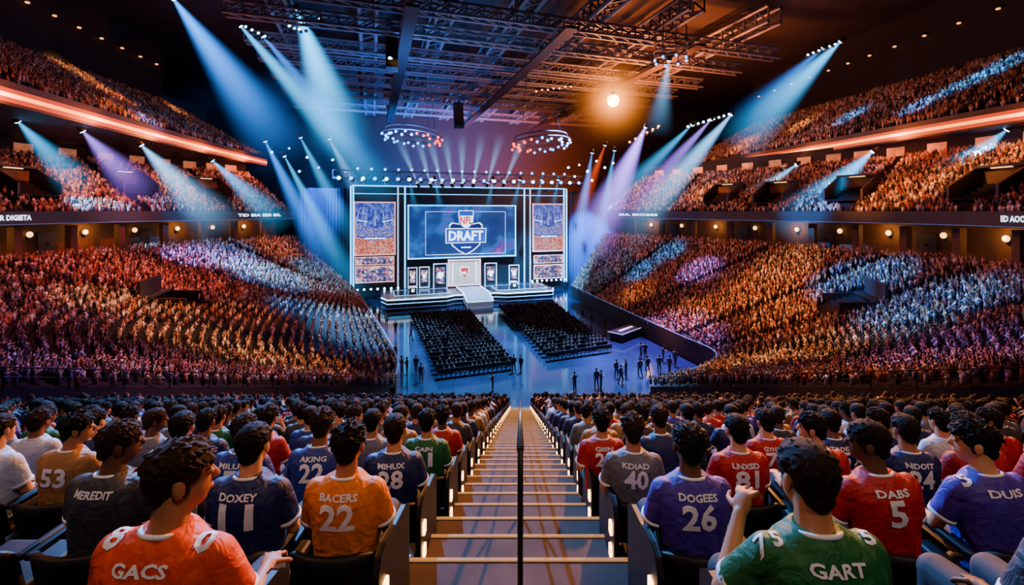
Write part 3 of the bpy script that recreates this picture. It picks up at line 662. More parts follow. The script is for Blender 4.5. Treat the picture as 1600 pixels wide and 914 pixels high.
# ------------------------------------------------------------------ shell: floor, walls, fascia, ceiling
m = MB(); m.add([(-80, 32, 0), (80, 32, 0), (80, 145, 0), (-80, 145, 0)], [(0, 1, 2, 3)]); struct(m, 'floor', FLOORM, 'dark glossy arena floor')
m = MB(); m.add([(-95, -5, H+31), (95, -5, H+31), (95, 145, H+31), (-95, 145, H+31)], [(0, 1, 2, 3)]); struct(m, 'ceiling', CEIL, 'dark arena ceiling')
m = MB(); m.add([(-95, 138, 0), (95, 138, 0), (95, 138, H+31), (-95, 138, H+31)], [(0, 1, 2, 3)]); struct(m, 'wall_far', DARKW, 'dark far wall behind the stage')
def face_in(px, path):
    return min(range(len(path)), key=lambda i: abs(pix((path[i].x, path[i].y, H))[0]-px))
for side, nm, Fp, Bp, Up, in ((-1, 'left', FL, BL, UL), (1, 'right', FR, BR, UR)):
    m = MB(); a = Fp[:46]; m.strip(atz(a, 0), atz(a, 2.2)); m.strip(atz(a, 2.2), atz(offset(a, .25, side), 2.2)); struct(m, 'wall_barrier_'+nm, DARKW, 'dark barrier wall along the %s side of the floor' % nm)
    m = MB(); m.sweep(atz(a, 2.25), .05, 6); o = m.build('trim_'+nm+'_barrier', DIML); tag(o, 'thin dim blue line on top of the %s barrier' % nm, 'trim', None, 'structure')
    Bc = Bp[:cut]; con = offset(Bc, 4, side)
    m = MB(); m.strip(atz(Bc, 11), atz(con, 11)); m.strip(atz(con, 11), atz(con, 14.1)); struct(m, 'wall_concourse_'+nm, WPANEL, 'warm lit wall of the %s concourse' % nm)
    fr = offset(Bc, -.3, side)
    m = MB(); m.strip(atz(fr, 14.2), atz(fr, 15.5)); m.strip(atz(fr, 15.5), atz(offset(fr, .6, side), 15.5)); m.strip(atz(fr, 14.2), atz(con, 14.1)); struct(m, 'wall_fascia_'+nm, FASC, 'dark fascia edge of the %s middle stand' % nm)
    fr2 = offset(Bc, -.36, side); m = MB(); m.strip(atz(fr2, 14.25), atz(fr2, 14.3)); o = m.build('trim_'+nm+'_fascia', DIML, recalc=False); tag(o, 'thin blue light line on the %s fascia' % nm, 'trim', None, 'structure')
    bw = offset(Bc, 12, side); m = MB(); m.strip(atz(bw, 21.5), atz(bw, 24.4)); struct(m, 'wall_suites_'+nm, DARKW, 'dark wall of suites behind the %s middle stand' % nm)
    for i in range(2, cut-1):
        if i % 2: continue
        p = bw[i]; tn = (bw[i+1]-bw[i-1]).normalized(); rz = math.atan2(tn.y, tn.x)
        mm = MB(); mm.M = Matrix.Translation((p.x, p.y, 22.9)) @ Matrix.Rotation(rz, 4, 'Z') @ Matrix.Translation((0, (.12 if side < 0 else -.12), 0)); mm.box((0, 0, 0), (1.9, .1, 1.1)); o = mm.build('window_%d' % (i+(0 if side < 0 else 100)), SUITE)
        tag(o, 'dim warm suite window, %s along the %s wall from the stage' % (ordn(i//2), nm), 'window', None, 'structure')
    sl = offset(Up, 18.3, side)
    m = MB(); m.strip(atz(Up, 23.9), atz(Up, 25.8)); m.strip(atz(Up, 23.9), atz(sl, 23.9)); m.strip(atz(Up, 25.8), atz(offset(Up, .6, side), 25.8)); struct(m, 'wall_slab_'+nm, FASC, 'dark edge and soffit of the %s upper stand' % nm)
    rb = thing('led_ribbon', 'glowing orange light ribbon along the %s upper stand' % nm, 'led ribbon', tuple(atz(Up, 24.6)[0]))
    base = Vector(atz(Up, 24.6)[0]); r1 = offset(Up, -.08, side); r2 = offset(Up, -.14, side)
    m = MB(); m.strip([p-base for p in atz(r1, 24.1)], [p-base for p in atz(r1, 25.2)]); m.build('led_band', RIB, rb, recalc=False)
    m = MB(); m.strip([p-base for p in atz(r2, 24.48)], [p-base for p in atz(r2, 24.82)]); m.build('led_core', RIBC, rb, recalc=False)
    for i in (4, 10, 16, 22, 28):   # added unseen point lamps, strengthening the ribbon's spill on nearby rows
        L_ = bpy.data.lights.new('ribbon_spill_helper', 'POINT'); L_.energy = 2600; L_.color = (1, .16, .02); L_.shadow_soft_size = 1.0
        lo = bpy.data.objects.new('ribbon_spill_helper', L_); C.objects.link(lo); pp = offset(Up, -1.2, side)[i]; lo.location = (pp.x, pp.y, 24.2)
    m = MB(); m.strip(atz(sl, 35), atz(sl, H+31)); struct(m, 'wall_upper_'+nm, DARKW, 'dark upper wall behind the %s upper stand' % nm)
    lp = offset(Up, 17.9, side); cnt = 0
    for i in range(1, 31, 2):
        p = lp[i]; q = pix((p.x, p.y, 43))
        if not (-20 < q[0] < 1620): continue
        cnt += 1; root = thing('wall_lamp', '%s small warm lamp from the stage on the %s upper wall' % (ordn(cnt), nm), 'lamp', (p.x, p.y, 42.0), 0, 'small warm lamps on the upper walls')
        mm = MB(); mm.tube((0, 0, .1), (0, 0, .5), .25, .18, 10); mm.build('housing', EMBODY, root, True); mm = MB(); mm.ell((0, 0, 0), (.26, .26, .14), None, 10, 6); mm.build('bulb', WALLL, root, True)
    cc = offset(Bc, 1.2, side); k = 0; j = 0
    for i in range(3, cut-2, 3):
        p = cc[i]; q = pix((p.x, p.y, 12))
        if not (-40 < q[0] < 1640): continue
        k += 1; mm = MB(); mm.box((0, 0, 1.5), (.7, .7, 3)); mm.box((0, 0, .15), (.9, .9, .3)); o = mm.build('concourse_column', WPANEL, None, False, .03)
        tn = (Bc[i+1]-Bc[i-1]).normalized(); o.location = (p.x, p.y, 11); o.rotation_euler = (0, 0, math.atan2(tn.y, tn.x)); tag(o, '%s square column from the stage along the %s concourse' % (ordn(k), nm), 'column', 'concourse columns')
        w = offset(Bc, 3.7, side)[min(i+1, cut-1)]
        rz = math.atan2(tn.y, tn.x)+(0 if side < 0 else math.pi)
        root = thing('wall_lamp', '%s warm globe lamp from the stage on the %s concourse wall' % (ordn(k), nm), 'lamp', (w.x, w.y, 13.0), rz, 'globe lamps on the concourse walls')
        mm = MB(); mm.box((0, -.18, -.2), (.25, .08, .6)); mm.build('wall_plate', METAL, root, False, .02); mm = MB(); mm.ell((0, .05, .1), (.26, .26, .3), None, 12, 8); mm.build('globe', mat_warm2, root, True)
        if k % 2:
            L_ = bpy.data.lights.new('concourse_glow', 'POINT'); L_.energy = 260; L_.color = (1, .4, .1); L_.shadow_soft_size = .3
            lo = bpy.data.objects.new('concourse_glow', L_); C.objects.link(lo); ip = w.lerp(Bc[min(i+1, cut-1)], .2); lo.location = (ip.x, ip.y, 13.2)
        if k % 2 == 0:
            j += 1; dp = offset(Bc, 3.9, side)[i]; dr = MB(); dr.box((0, 0, 1.15), (1.9, .12, 2.3)); o = dr.build('door_%d' % (j+(0 if side < 0 else 10)), FASC); o.location = (dp.x, dp.y, 11); o.rotation_euler = (0, 0, rz)
            tag(o, 'dark double door, %s from the stage on the %s concourse' % (ordn(j), nm), 'door', None, 'structure'); hd = MB(); hd.box((.1, .08, 1.05), (.04, .06, .3)); hd.box((-.1, .08, 1.05), (.04, .06, .3)); hd.build('door_handle', METAL, o)
def fascia_text(s, px, Bp, side, h, w, label):
    fr = offset(Bp, -.42, side); i = face_in(px, fr); i = max(1, min(i, len(fr)-2)); p = fr[i]; t = (fr[i+1]-fr[i-1]).normalized()
    xd = t*(-1 if side < 0 else 1)
    m = MB(); m.M = Matrix.Translation((p.x, p.y, 14.9)) @ Matrix(((xd.x, 0, 0, 0), (xd.y, 1, 0, 0), (0, 0, 1, 0), (0, 0, 0, 1))); text_flat(m, s, 0, 0, h, w)
    o = m.build('sign_lettering', LEDW, recalc=False); tag(o, label, 'sign')
fascia_text('ZR DIGIETA', 25, BL[:40], -1, .5, 3.4, 'white glowing lettering on the left fascia at the photo edge')
fascia_text('TID BIA EES BIL', 405, BL[:40], -1, .42, 7, 'white glowing lettering on the left fascia near the stage')
fascia_text('ED AOORD', 1575, BR[:40], 1, .5, 3.0, 'white glowing lettering on the right fascia at the photo edge')
fascia_text('SIA BIOMS', 1000, BR[:40], 1, .36, 8, 'small white glowing lettering on the right fascia near the stage')
def railing(pts, label):
    root = thing('guard_rail', label, 'railing', tuple(pts[0])); b0 = Vector(pts[0]); pts = [Vector(p)-b0 for p in pts]
    m = MB(); m.sweep([p+Vector((0, 0, .75)) for p in pts], .03, 6); m.build('top_rail', METAL, root, True)
    m = MB(); m.sweep([p+Vector((0, 0, .4)) for p in pts], .02, 6); m.build('mid_rail', METAL, root, True)
    for p in pts: m = MB(); m.tube(p, p+Vector((0, 0, .75)), .025, .025, 6); m.build('post', METAL, root)
for side, nm in ((-1, 'left'), (1, 'right')):
    railing([(side*bound(y), y, ztop(y)) for y in [11+i*1.66 for i in range(16)]], 'dark metal railing on the dividing wall %s of the near section' % nm)

# ------------------------------------------------------------------ floor chairs and floor audience
a18 = R(18); U = Vector((math.cos(a18), math.sin(a18), 0)); V = Vector((-math.sin(a18), math.cos(a18), 0)); S0 = Vector((-7.1, 74.9, 0))
def sp(px, py, k):
    d = Vector(((px-CX)/F, 1, -(py-CY)/F)); o = Vector((0, 0, H)); t = ((S0+V*k-o).dot(V))/d.dot(V); p = o+d*t; return (p-S0).dot(U), p.z
def sw(x, y, z): return S0+U*x+V*y+Vector((0, 0, z))
cm = MB(); cm.box((0, 0, .44), (.46, .44, .05)); cm.box((0, -.22, .72), (.46, .04, .42))
for sx in (-1, 1):
    cm.tube((sx*.2, .18, 0), (sx*.2, .18, .44), .018, .018, 5); cm.tube((sx*.2, -.2, 0), (sx*.2, -.22, .92), .018, .018, 5)
CH = cm.mesh('folding_chair', CHAIR)
blocks = [('left', [(640, 492), (735, 487), (808, 574), (685, 590)]), ('right', [(778, 480), (865, 474), (960, 547), (858, 562)])]
NRW, NCS = 20, 17; seats_ = []; ppl = []
for bi, (bn, cs) in enumerate(blocks):
    c = [floor_pt(x, y, .5) for x, y in cs]
    for q in c: q.z = 0
    fd = ((c[0]+c[1])-(c[2]+c[3])).normalized(); rz = math.atan2(fd.y, fd.x)-math.pi/2
    for r in range(NRW):
        for k in range(NCS):
            u = (k+.5)/NCS; w = (r+.2)/NRW; p = c[0].lerp(c[1], u).lerp(c[3].lerp(c[2], u), w); seats_.append((p, rz, bn, r, k))
            if random.random() < .75: ppl.append((p.x, p.y, .08, rz+random.uniform(-.15, .15)))
seats_.sort(key=lambda s: s[0].length)
for p, rz, bn, r, k in seats_[:300]:
    o = inst('folding_chair', CH); o.location = p; o.rotation_euler = (0, 0, rz); tag(o, 'black folding chair in the %s floor block, %s row from the stage, %s from left' % (bn, ordn(r+1), ordn(k+1)), 'chair', 'black folding chairs on the arena floor')
m = MB()
for p, rz, *_ in seats_[300:]:
    m.M = Matrix.Translation(p) @ Matrix.Rotation(rz, 4, 'Z'); m.box((0, 0, .44), (.46, .44, .05)); m.box((0, -.22, .72), (.46, .04, .42))
    for sx in (-1, 1): m.box((sx*.2, .18, .22), (.03, .03, .44)); m.box((sx*.2, -.2, .22), (.03, .03, .44))
o = m.build('folding_chairs', CHAIR, recalc=False); tag(o, 'remaining rows of black folding chairs in front of the stage', 'chairs', None, 'stuff')
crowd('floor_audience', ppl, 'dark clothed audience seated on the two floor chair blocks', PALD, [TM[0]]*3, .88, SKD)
groups = [('left barrier', [(592, 505), (604, 510), (618, 522), (642, 531), (618, 562), (612, 571), (628, 584), (636, 586), (650, 583), (658, 597)]),
          ('stairs foot', [(803, 582), (814, 582), (770, 612), (898, 612), (932, 606), (939, 609)]),
          ('right barrier', [(910, 500), (924, 508), (945, 516), (963, 590), (970, 600), (1000, 588), (1001, 560), (1008, 560), (1012, 584), (1030, 582), (1036, 566), (1055, 572), (978, 590), (1046, 583)])]
for gn, pts in groups:
    for i, (px, py) in enumerate(pts):
        p = floor_pt(px, py); k = random.randrange(3); root = thing('person', 'small standing person in dark clothes, %s from the stage near the %s' % (ordn(i+1), gn), 'person', tuple(p), random.uniform(0, 6.28), 'people standing on the floor')
        inst('body', STAND[k][0], root, lin(random.choice(SK))); inst('jacket', STAND[k][1], root, lin(random.choice(['#15161c', '#22242c', '#2a2430', '#1a2030']))); inst('trousers', STAND[k][2], root)
        inst('hair', HAIRS[3], root, lin(HC[0]), Matrix.Translation((0, .03, 1.62)))
dk = thing('announcer_desk', 'low dark desk with white lit edges on the floor beside the right chair block', 'desk', tuple(floor_pt(978, 527)), a18+.5)
m = MB(); m.prism([(-2.2, 0), (2.2, 0), (2.4, .95), (-2.4, .95)], -.8, .8); m.build('base', FASC, dk, False, .03)
m = MB(); m.box((0, 0, 1.0), (5.0, 2.0, .1)); m.build('desk_top', SEATM, dk, False, .03)
m = MB(); m.box((0, -1.0, 1.0), (5.0, .04, .06)); m.box((0, 1.0, 1.0), (5.0, .04, .06)); m.box((2.5, 0, 1.0), (.04, 2, .06)); m.box((-2.5, 0, 1.0), (.04, 2, .06)); m.build('edge_light', SOFTW, dk)
m = MB(); m.box((0, 0, 1.075), (3.0, .4, .03)); m.build('sign_light_strip', SOFTW, dk)  # glowing strip added in place of white sign lettering

# ------------------------------------------------------------------ stage
def st_thing(name, label, cat, x, y, z, group=None): return thing(name, label, cat, tuple(sw(x, y, z)), a18, group)
pf = st_thing('stage_platform', 'wide low stage with glowing white edges in front of the screen', 'stage', 0, 0, 0)
poly = [(-14.2, 0), (-5, 0), (-3.5, 1.0), (3.5, 1.0), (5, 0), (13.4, 0), (14.4, 2.5), (14.4, 11), (-15, 11), (-15, 2.5)]
m = MB(); n = len(poly); m.add([(x, y, 0) for x, y in poly]+[(x, y, 1.7) for x, y in poly], [tuple(range(n, 2*n))]+[(i, (i+1) % n, n+(i+1) % n, n+i) for i in range(n)]); m.build('deck', DECK, pf)
def edge(z, r):
    pts = [Vector((x*1.003, y-.03, z)) for x, y in poly]; pts = [pts[9]]+pts[:7]; mm = MB(); mm.sweep(pts, r, 6); return mm
edge(1.68, .12).build('top_edge_light', LEDW, pf); edge(.35, .05).build('base_edge_light', DIML, pf); edge(1.05, .05).build('middle_edge_light', LEDC, pf)
m = MB(); m.box((-8.5, 5, 1.78), (9, 5, .16)); m.box((8.8, 5, 1.78), (9, 5, .16)); m.build('raised_panel', DECK, pf)
m = MB()
for cx in (-8.5, 8.8):
    m.box((cx, 2.5, 1.82), (9.1, .08, .1)); m.box((cx, 7.5, 1.82), (9.1, .08, .1)); m.box((cx-4.5, 5, 1.82), (.08, 5, .1)); m.box((cx+4.5, 5, 1.82), (.08, 5, .1))
m.build('panel_outline_light', SOFTW, pf)
rw = st_thing('stage_runway', 'pale runway with glowing white sides running off the stage centre', 'runway', 0, 0, 0)
m = MB(); m.add([(-2.1, 7, 1.75), (2.1, 7, 1.75), (2.3, 7, 2.0), (-2.3, 7, 2.0), (-2.1, -2.4, 0), (2.1, -2.4, 0), (2.1, -2.4, 1.1), (-2.1, -2.4, 1.1), (-2.1, .8, 2.0), (2.1, .8, 2.0)], [(3, 2, 9, 8), (8, 9, 6, 7), (7, 6, 5, 4), (0, 3, 8, 7, 4), (1, 5, 6, 9, 2), (0, 1, 2, 3)]); m.build('ramp', RUN, rw)
for sx in (-1, 1): m = MB(); m.sweep([Vector((sx*2.15, 7, 2.03)), Vector((sx*2.15, .8, 2.03)), Vector((sx*2.15, -2.4, 1.13))], .09, 6); m.build('side_light', LEDW, rw)
m = MB(); m.box((0, -2.42, 1.12), (4.3, .1, .12)); m.build('front_light', LEDW, rw)
K = 11.2; xl, zt = sp(550, 290, K); xr, _ = sp(884, 290, K); zt = 20.2
bd = st_thing('stage_backdrop', 'tall dark stage backdrop with cyan vertical light strips', 'backdrop', 0, K, 0)
m = MB(); m.box(((xl+xr)/2, .4, zt/2), (xr-xl, .5, zt)); m.build('wall_panel', FASC, bd)
for px in (548, 552, 622, 633, 820, 829, 882, 886):
    x, _ = sp(px, 350, K-.2); m = MB(); m.box((x, .05, zt/2+.5), (.24, .12, zt-1.5)); m.build('light_strip', LEDC if px in (548, 552, 633, 820, 886, 882) else SOFTW, bd)
m = MB(); m.box(((xl+xr)/2, .05, zt-.2), (xr-xl, .2, .2)); m.box(((xl+xr)/2, .05, zt-1.6), (xr-xl, .2, .08)); m.build('top_light', LEDC, bd)
def panel(name, label, cat, x0p, y0p, x1p, y1p, k, matf, matd, bw=.25, group=None):
    x0, z1 = sp(x0p, y0p, k); x1, z0 = sp(x1p, y1p, k)
    root = st_thing(name, label, cat, (x0+x1)/2, k, z0, group); w, h = x1-x0, z1-z0
    m = MB(); m.box((0, .1, h/2), (w, .2, h)); m.build('display', matd, root)
    m = MB(); m.box((0, -.05, bw/2), (w, .2, bw)); m.box((0, -.05, h-bw/2), (w, .2, bw)); m.box((-w/2+bw/2, -.05, h/2), (bw, .2, h)); m.box((w/2-bw/2, -.05, h/2), (bw, .2, h)); m.build('frame', matf, root)
    return root, w, h
ms, w, h = panel('main_screen', 'huge central display showing a shield emblem above the stage', 'screen', 637, 320, 806, 400, K-.6, LEDC, SCR, .2)
x0, x1, z0, z1 = -.345*w, .395*w, .07*h, .875*h
m = MB(); m.box(((x0+x1)/2, -.06, z0), (x1-x0, .05, .1)); m.box(((x0+x1)/2, -.06, z1), (x1-x0, .05, .1)); m.box((x0, -.06, (z0+z1)/2), (.1, .05, z1-z0)); m.box((x1, -.06, (z0+z1)/2), (.1, .05, z1-z0)); m.build('picture_outline', SOFTW, ms)
def shield(w, h, cx, cz):
    r = [(-.5, .42), (-.42, .5), (-.2, .46), (0, .5), (.2, .46), (.42, .5), (.5, .42), (.47, .1), (.42, -.2), (.22, -.38), (0, -.5), (-.22, -.38), (-.42, -.2), (-.47, .1)]
    return [(cx+x*w, cz+z*h) for x, z in r]
ex = .02*w; ez = .42*h; es_ = h*.72
em = MB(); em.prism(shield(es_*.90, es_*.86, ex, ez-.08*es_), -.1, -.04); em.build('emblem_outline', EMW, ms)
em = MB(); em.prism(shield(es_*.84, es_*.80, ex, ez-.08*es_), -.14, -.1); em.build('emblem_field', NAVY, ms)
em = MB(); em.box((ex, -.17, ez), (es_*1.08, .05, es_*.39)); em.build('emblem_banner_edge', EMW, ms)
em = MB(); em.box((ex, -.2, ez), (es_*1.04, .05, es_*.355)); em.build('emblem_banner', EMB, ms)
em = MB(); text_flat(em, 'DRAFT', ex, ez, es_*.26, es_*.92, -.24); em.build('emblem_word', EMW, ms, recalc=False)
em = MB(); em.box((ex, -.16, ez-.31*es_), (es_*.26, .03, es_*.03)); em.build('emblem_mark', EMW, ms)
em = MB(); em.prism(shield(es_*.47, es_*.54, ex, ez+.43*es_), -.2, -.14); em.build('crest_outline', EMB, ms)
em = MB(); em.prism(shield(es_*.42, es_*.49, ex, ez+.43*es_), -.23, -.2); em.build('crest_field', EMW, ms)
em = MB(); em.box((ex, -.24, ez+.585*es_), (es_*.36, .02, es_*.12)); em.build('crest_band', EMB, ms)
em = MB(); text_flat(em, 'NFL', ex, ez+.40*es_, es_*.2, es_*.33, -.245); em.build('crest_letters', RED, ms, recalc=False)
for nm, x0p, x1p, yo in (('left', 553, 618, 0), ('right', 832, 881, 3)):
    r_, w, h = panel('side_screen', 'tall pink framed relay screen %s of the main screen' % nm, 'screen', x0p, 315+yo, x1p, 398-yo*2, K-.5, LEDP, IMAGT, .2)
    m = MB(); m.prism([(-w/2+.25, .02*h), (w/2-.25, .02*h), (w/2-.25, .34*h), (.1*w, .28*h), (-.15*w, .28*h), (-w/2+.25, .36*h)], -.08, -.02); m.build('near_crowd_picture', IMAGB, r_)
    m = MB(); m.prism([(-w/2+.25, .38*h), (-.2*w, .34*h), (.2*w, .34*h), (w/2-.25, .36*h), (w/2-.25, .58*h), (0, .5*h), (-w/2+.25, .6*h)], -.06, -.02); m.build('far_crowd_picture', IMAGM, r_)
    m = MB(); m.box((0, -.07, .315*h), (w*.5, .04, .02*h)); m.box((-.3*w, -.07, .64*h), (.24*w, .04, .012*h), Matrix.Rotation(.2, 3, 'Y')); m.box((.3*w, -.07, .64*h), (.24*w, .04, .012*h), Matrix.Rotation(-.2, 3, 'Y')); m.build('picture_light_band', LEDW, r_)
    for q in range(5):
        m = MB(); xx = (-.34+.17*q)*w; m.prism([(xx, .93*h), (xx+(q-2)*.07*w-.03*w, .55*h), (xx+(q-2)*.07*w+.03*w, .55*h)], -.05, -.03); m.build('picture_light_beam', BEAMP, r_)
    panel('strip_screen', 'narrow upper strip screen below the %s relay screen' % nm, 'screen', x0p+2, 402-yo, x1p-2, 413-yo, K-.5, LEDP, IMAGS, .12)
    panel('strip_screen', 'lower two row strip screen below the %s relay screen' % nm, 'screen', x0p+2, 417-yo, x1p-2, 440-yo*2, K-.5, LEDP, IMAGS, .15)
ps, w, h = panel('presentation_wall', 'warm lit presentation wall with a shield at the stage centre', 'wall panel', 700, 406, 751, 445, 8.5, LEDP, BEIGE, .2)
m = MB(); m.prism(shield(1.7, 2.1, 0, h*.5), -.12, -.02); m.build('shield_outline', EMW, ps); m = MB(); m.prism(shield(1.4, 1.8, 0, h*.5), -.16, -.12); m.build('shield_field', RED, ps)
m = MB(); text_flat(m, 'NFL', 0, h*.5-.1, .6, 1.0, -.18); m.build('shield_letters', EMW, ps, recalc=False)
m = MB(); m.box((-w*.36, -.1, h/2), (.12, .1, h*.8)); m.box((w*.36, -.1, h/2), (.12, .1, h*.8)); m.build('side_light', LEDW, ps)
for i, (x0p, y0p, x1p, y1p, k, wh) in enumerate([(677, 412, 699, 453, 8, 'just left of the presentation wall'), (757, 411, 776, 447, 8.4, 'just right of the presentation wall'), (795, 414, 811, 443, 8.4, 'at the right end of the stage'), (637, 418, 652, 450, 7.6, 'at the left end of the stage'), (655, 417, 671, 449, 7.8, 'second from the left end of the stage')]):
    r_, w, h = panel('display_panel', 'upright lit display panel %s' % wh, 'panel', x0p, y0p, x1p, y1p, k, SOFTW, DECK, .14)
    m = MB(); m.box((0, -.1, h*.55), (w*.6, .08, h*.6)); m.build('picture', IMAGS, r_); m = MB(); m.prism(shield(w*.4, w*.5, 0, h*.55), -.18, -.14); m.build('shield_mark', EMW, r_)
for nm, px, py in (('left', 645, 461), ('right', 803, 451)):
    x, z = sp(px, py, 3.5); r_ = st_thing('lectern', 'small lit lectern standing on the %s half of the stage' % nm, 'lectern', x, 3.5, 1.86)
    m = MB(); m.prism([(-.55, 0), (.55, 0), (.4, 1.1), (-.4, 1.1)], -.3, .3); m.build('body', FASC, r_, False, .03); m = MB(); m.box((0, 0, 1.15), (1.1, .75, .09), Matrix.Rotation(R(14), 3, 'X')); m.build('reading_top', SOFTW, r_)
    m = MB(); m.box((0, -.33, .6), (.5, .03, .5)); m.build('front_sign', EMW, r_)
for nm, x0p, x1p in (('left', 466, 547), ('right', 889, 962)):
    x0, _ = sp(x0p, 350, K+.5); x1, _ = sp(x1p, 350, K+.5); n = 90; m = MB()
    A = [Vector((x0+(x1-x0)*i/n, .35*math.sin(i*1.1), 0)) for i in range(n+1)]; m.strip(A, [p+Vector((0, 0, 19.5)) for p in A])
    o = m.build('stage_curtain', CURT, None, True, recalc=False); o.location = sw(0, K+.6, 0); o.rotation_euler = (0, 0, a18); tag(o, 'tall pleated dark blue curtain hanging %s of the stage backdrop' % nm, 'curtain')

# ------------------------------------------------------------------ trusses, lamps
def truss(a, b, size, label, name='roof_truss', seg=2.2, r=.09):
    a = Vector(a); b = Vector(b); L = (b-a).length; t = (b-a).normalized(); rz = math.atan2(t.y, t.x)
    root = thing(name, label, 'truss', tuple(a), rz, 'lighting trusses under the roof'); s = size/2
    for y, z in ((-s, -s), (s, -s), (-s, s), (s, s)):
        m = MB(); m.tube((0, y, z), (L, y, z), r, r, 6); m.build('chord', TRUSS, root)
    m = MB(); n = max(2, int(L/seg))
    for i in range(n):
        x0 = L*i/n; x1 = L*(i+1)/n
        for y in (-s, s): m.tube((x0, y, -s), (x1, y, s), r*.55, r*.55, 4); m.tube((x0, y, -s), (x0, y, s), r*.5, r*.5, 4)
        for z in (-s, s): m.tube((x0, -s, z), (x1, s, z), r*.5, r*.5, 4)
    m.build('bracing', TRUSS, root); return root
for i, x in enumerate((-28, -17, -7, 3, 13, 24, 37)): truss(sw(x, -24, H+27.5), sw(x, 58, H+27.5), 2.2, 'long dark roof truss running front to back, %s from left' % ordn(i+1), r=.28)
for i, y in enumerate((-16, -8, 2, 10, 20, 31, 45)): truss(sw(-34, y, H+25.4), sw(46, y, H+25.4), 1.5, 'cross roof truss spanning left to right, %s from the near side' % ordn(i+1), r=.2)
truss(sw(xl-3, K-1, zt+1.6), sw(xr+3, K-1, zt+1.6), 1.4, 'lighting truss along the top of the stage backdrop', 'stage_truss')
for i, x in enumerate((-12, 8, 28)):
    cwk = thing('catwalk', 'dark solid catwalk under the roof, %s from left' % ordn(i+1), 'catwalk', tuple(sw(x, -20, H+23.6)), a18)
    m = MB(); m.box((0, 36, 0), (1.6, 72, .35)); m.build('deck', FASC, cwk)
    for s in (-1, 1): m = MB(); m.box((s*.8, 36, 1.0), (.08, 72, .08)); [m.box((s*.8, 1+k*5, .5), (.06, .06, 1.0)) for k in range(15)]; m.build('side_rail', TRUSS, cwk)
for i, (px, py, d, n) in enumerate([(612, 62, 66, 7), (716, 165, 82, 6), (632, 40, 72, 5)]):
    sa = thing('speaker_array', 'black hanging column of loudspeakers under the roof, %s from left' % ordn((1, 3, 2)[i]), 'loudspeaker', tuple(P(px, py, d)), .3)
    for k in range(n):
        m = MB(); an = -.05*k*k*.3; m.M = Matrix.Translation((0, -.04*k*k, -.75*k)) @ Matrix.Rotation(an, 4, 'X'); m.box((0, 0, 0), (1.7, 1.0, .68)); m.build('cabinet', EMBODY, sa, False, .04)
    m = MB(); m.tube((0, 0, .3), (0, 0, H+26-P(px, py, d).z), .05, .05, 6); m.box((0, 0, .45), (1.5, .8, .12)); m.build('hanger', METAL, sa)
def spot_light(loc, tgt, col, power, ang, blend=.7, rad=.4, parent=None):
    L = bpy.data.lights.new('spot', 'SPOT'); L.energy = power; L.color = col; L.spot_size = R(ang); L.spot_blend = blend; L.shadow_soft_size = rad
    o = bpy.data.objects.new('spot', L); C.objects.link(o)
    if parent: o.parent = parent
    else: o.location = loc; o.rotation_euler = (Vector(tgt)-Vector(loc)).to_track_quat('-Z', 'Y').to_euler()
    return o
u = MB(); ux, uy = Vector((1, 0, 0)), Vector((0, 1, 0)); u.loft([u.ring(Vector((0, 0, 0)), 24, .04, .04, ux, uy), u.ring(Vector((0, 0, -1)), 24, 1, 1, ux, uy)]); CONE = u.mesh('painted_light_beam', BEAM)
u = MB(); u.tube((0, 0, .1), (0, 0, .75), .3, .22, 12); HOUS = u.mesh('housing', EMBODY, True)
u = MB(); u.tube((0, 0, .02), (0, 0, .1), .26, .26, 14); LENSB = u.mesh('lens', LEDB)
u = MB(); u.box((.36, 0, .45), (.05, .1, .6)); u.box((-.36, 0, .45), (.05, .1, .6)); u.box((0, 0, .8), (.78, .1, .06)); YOKE = u.mesh('yoke', METAL)
def lens_copy(m): q = LENSB.copy(); q.materials.clear(); q.materials.append(m); return q
LENSW = lens_copy(mat('lens_white', (1, 1, 1), .3, emit=(.36, .7, 1), es=14)); LENSO = lens_copy(mat('lens_amber', (1, .6, .3), .3, emit=(1, .3, .06), es=7))
def spotlight(a, t, col, Rw, L, alpha, power, ang, label, lens=LENSW):
    a = Vector(a); t = Vector(t); root = thing('spotlight', label, 'spotlight', tuple(a), 0, 'beam spotlights'); root.rotation_euler = (t-a).to_track_quat('-Z', 'Y').to_euler()
    inst('housing', HOUS, root); inst('lens', lens, root); inst('yoke', YOKE, root)
    if alpha: o = inst('painted_light_beam', CONE, root, (*col, alpha)); o.scale = (Rw, Rw, L)  # cone with the beam's light painted in
    if power: spot_light(a, t, col, power, ang, parent=root)
BLUE = (.03, .26, 1); CYAN = (.04, .46, 1); PALE = (.2, .54, 1); PURP = (.36, .2, 1); ORG = (1, .26, .028); AMB = (1, .42, .1); PINK = (1, .28, .36); REDO = (1, .1, .025)
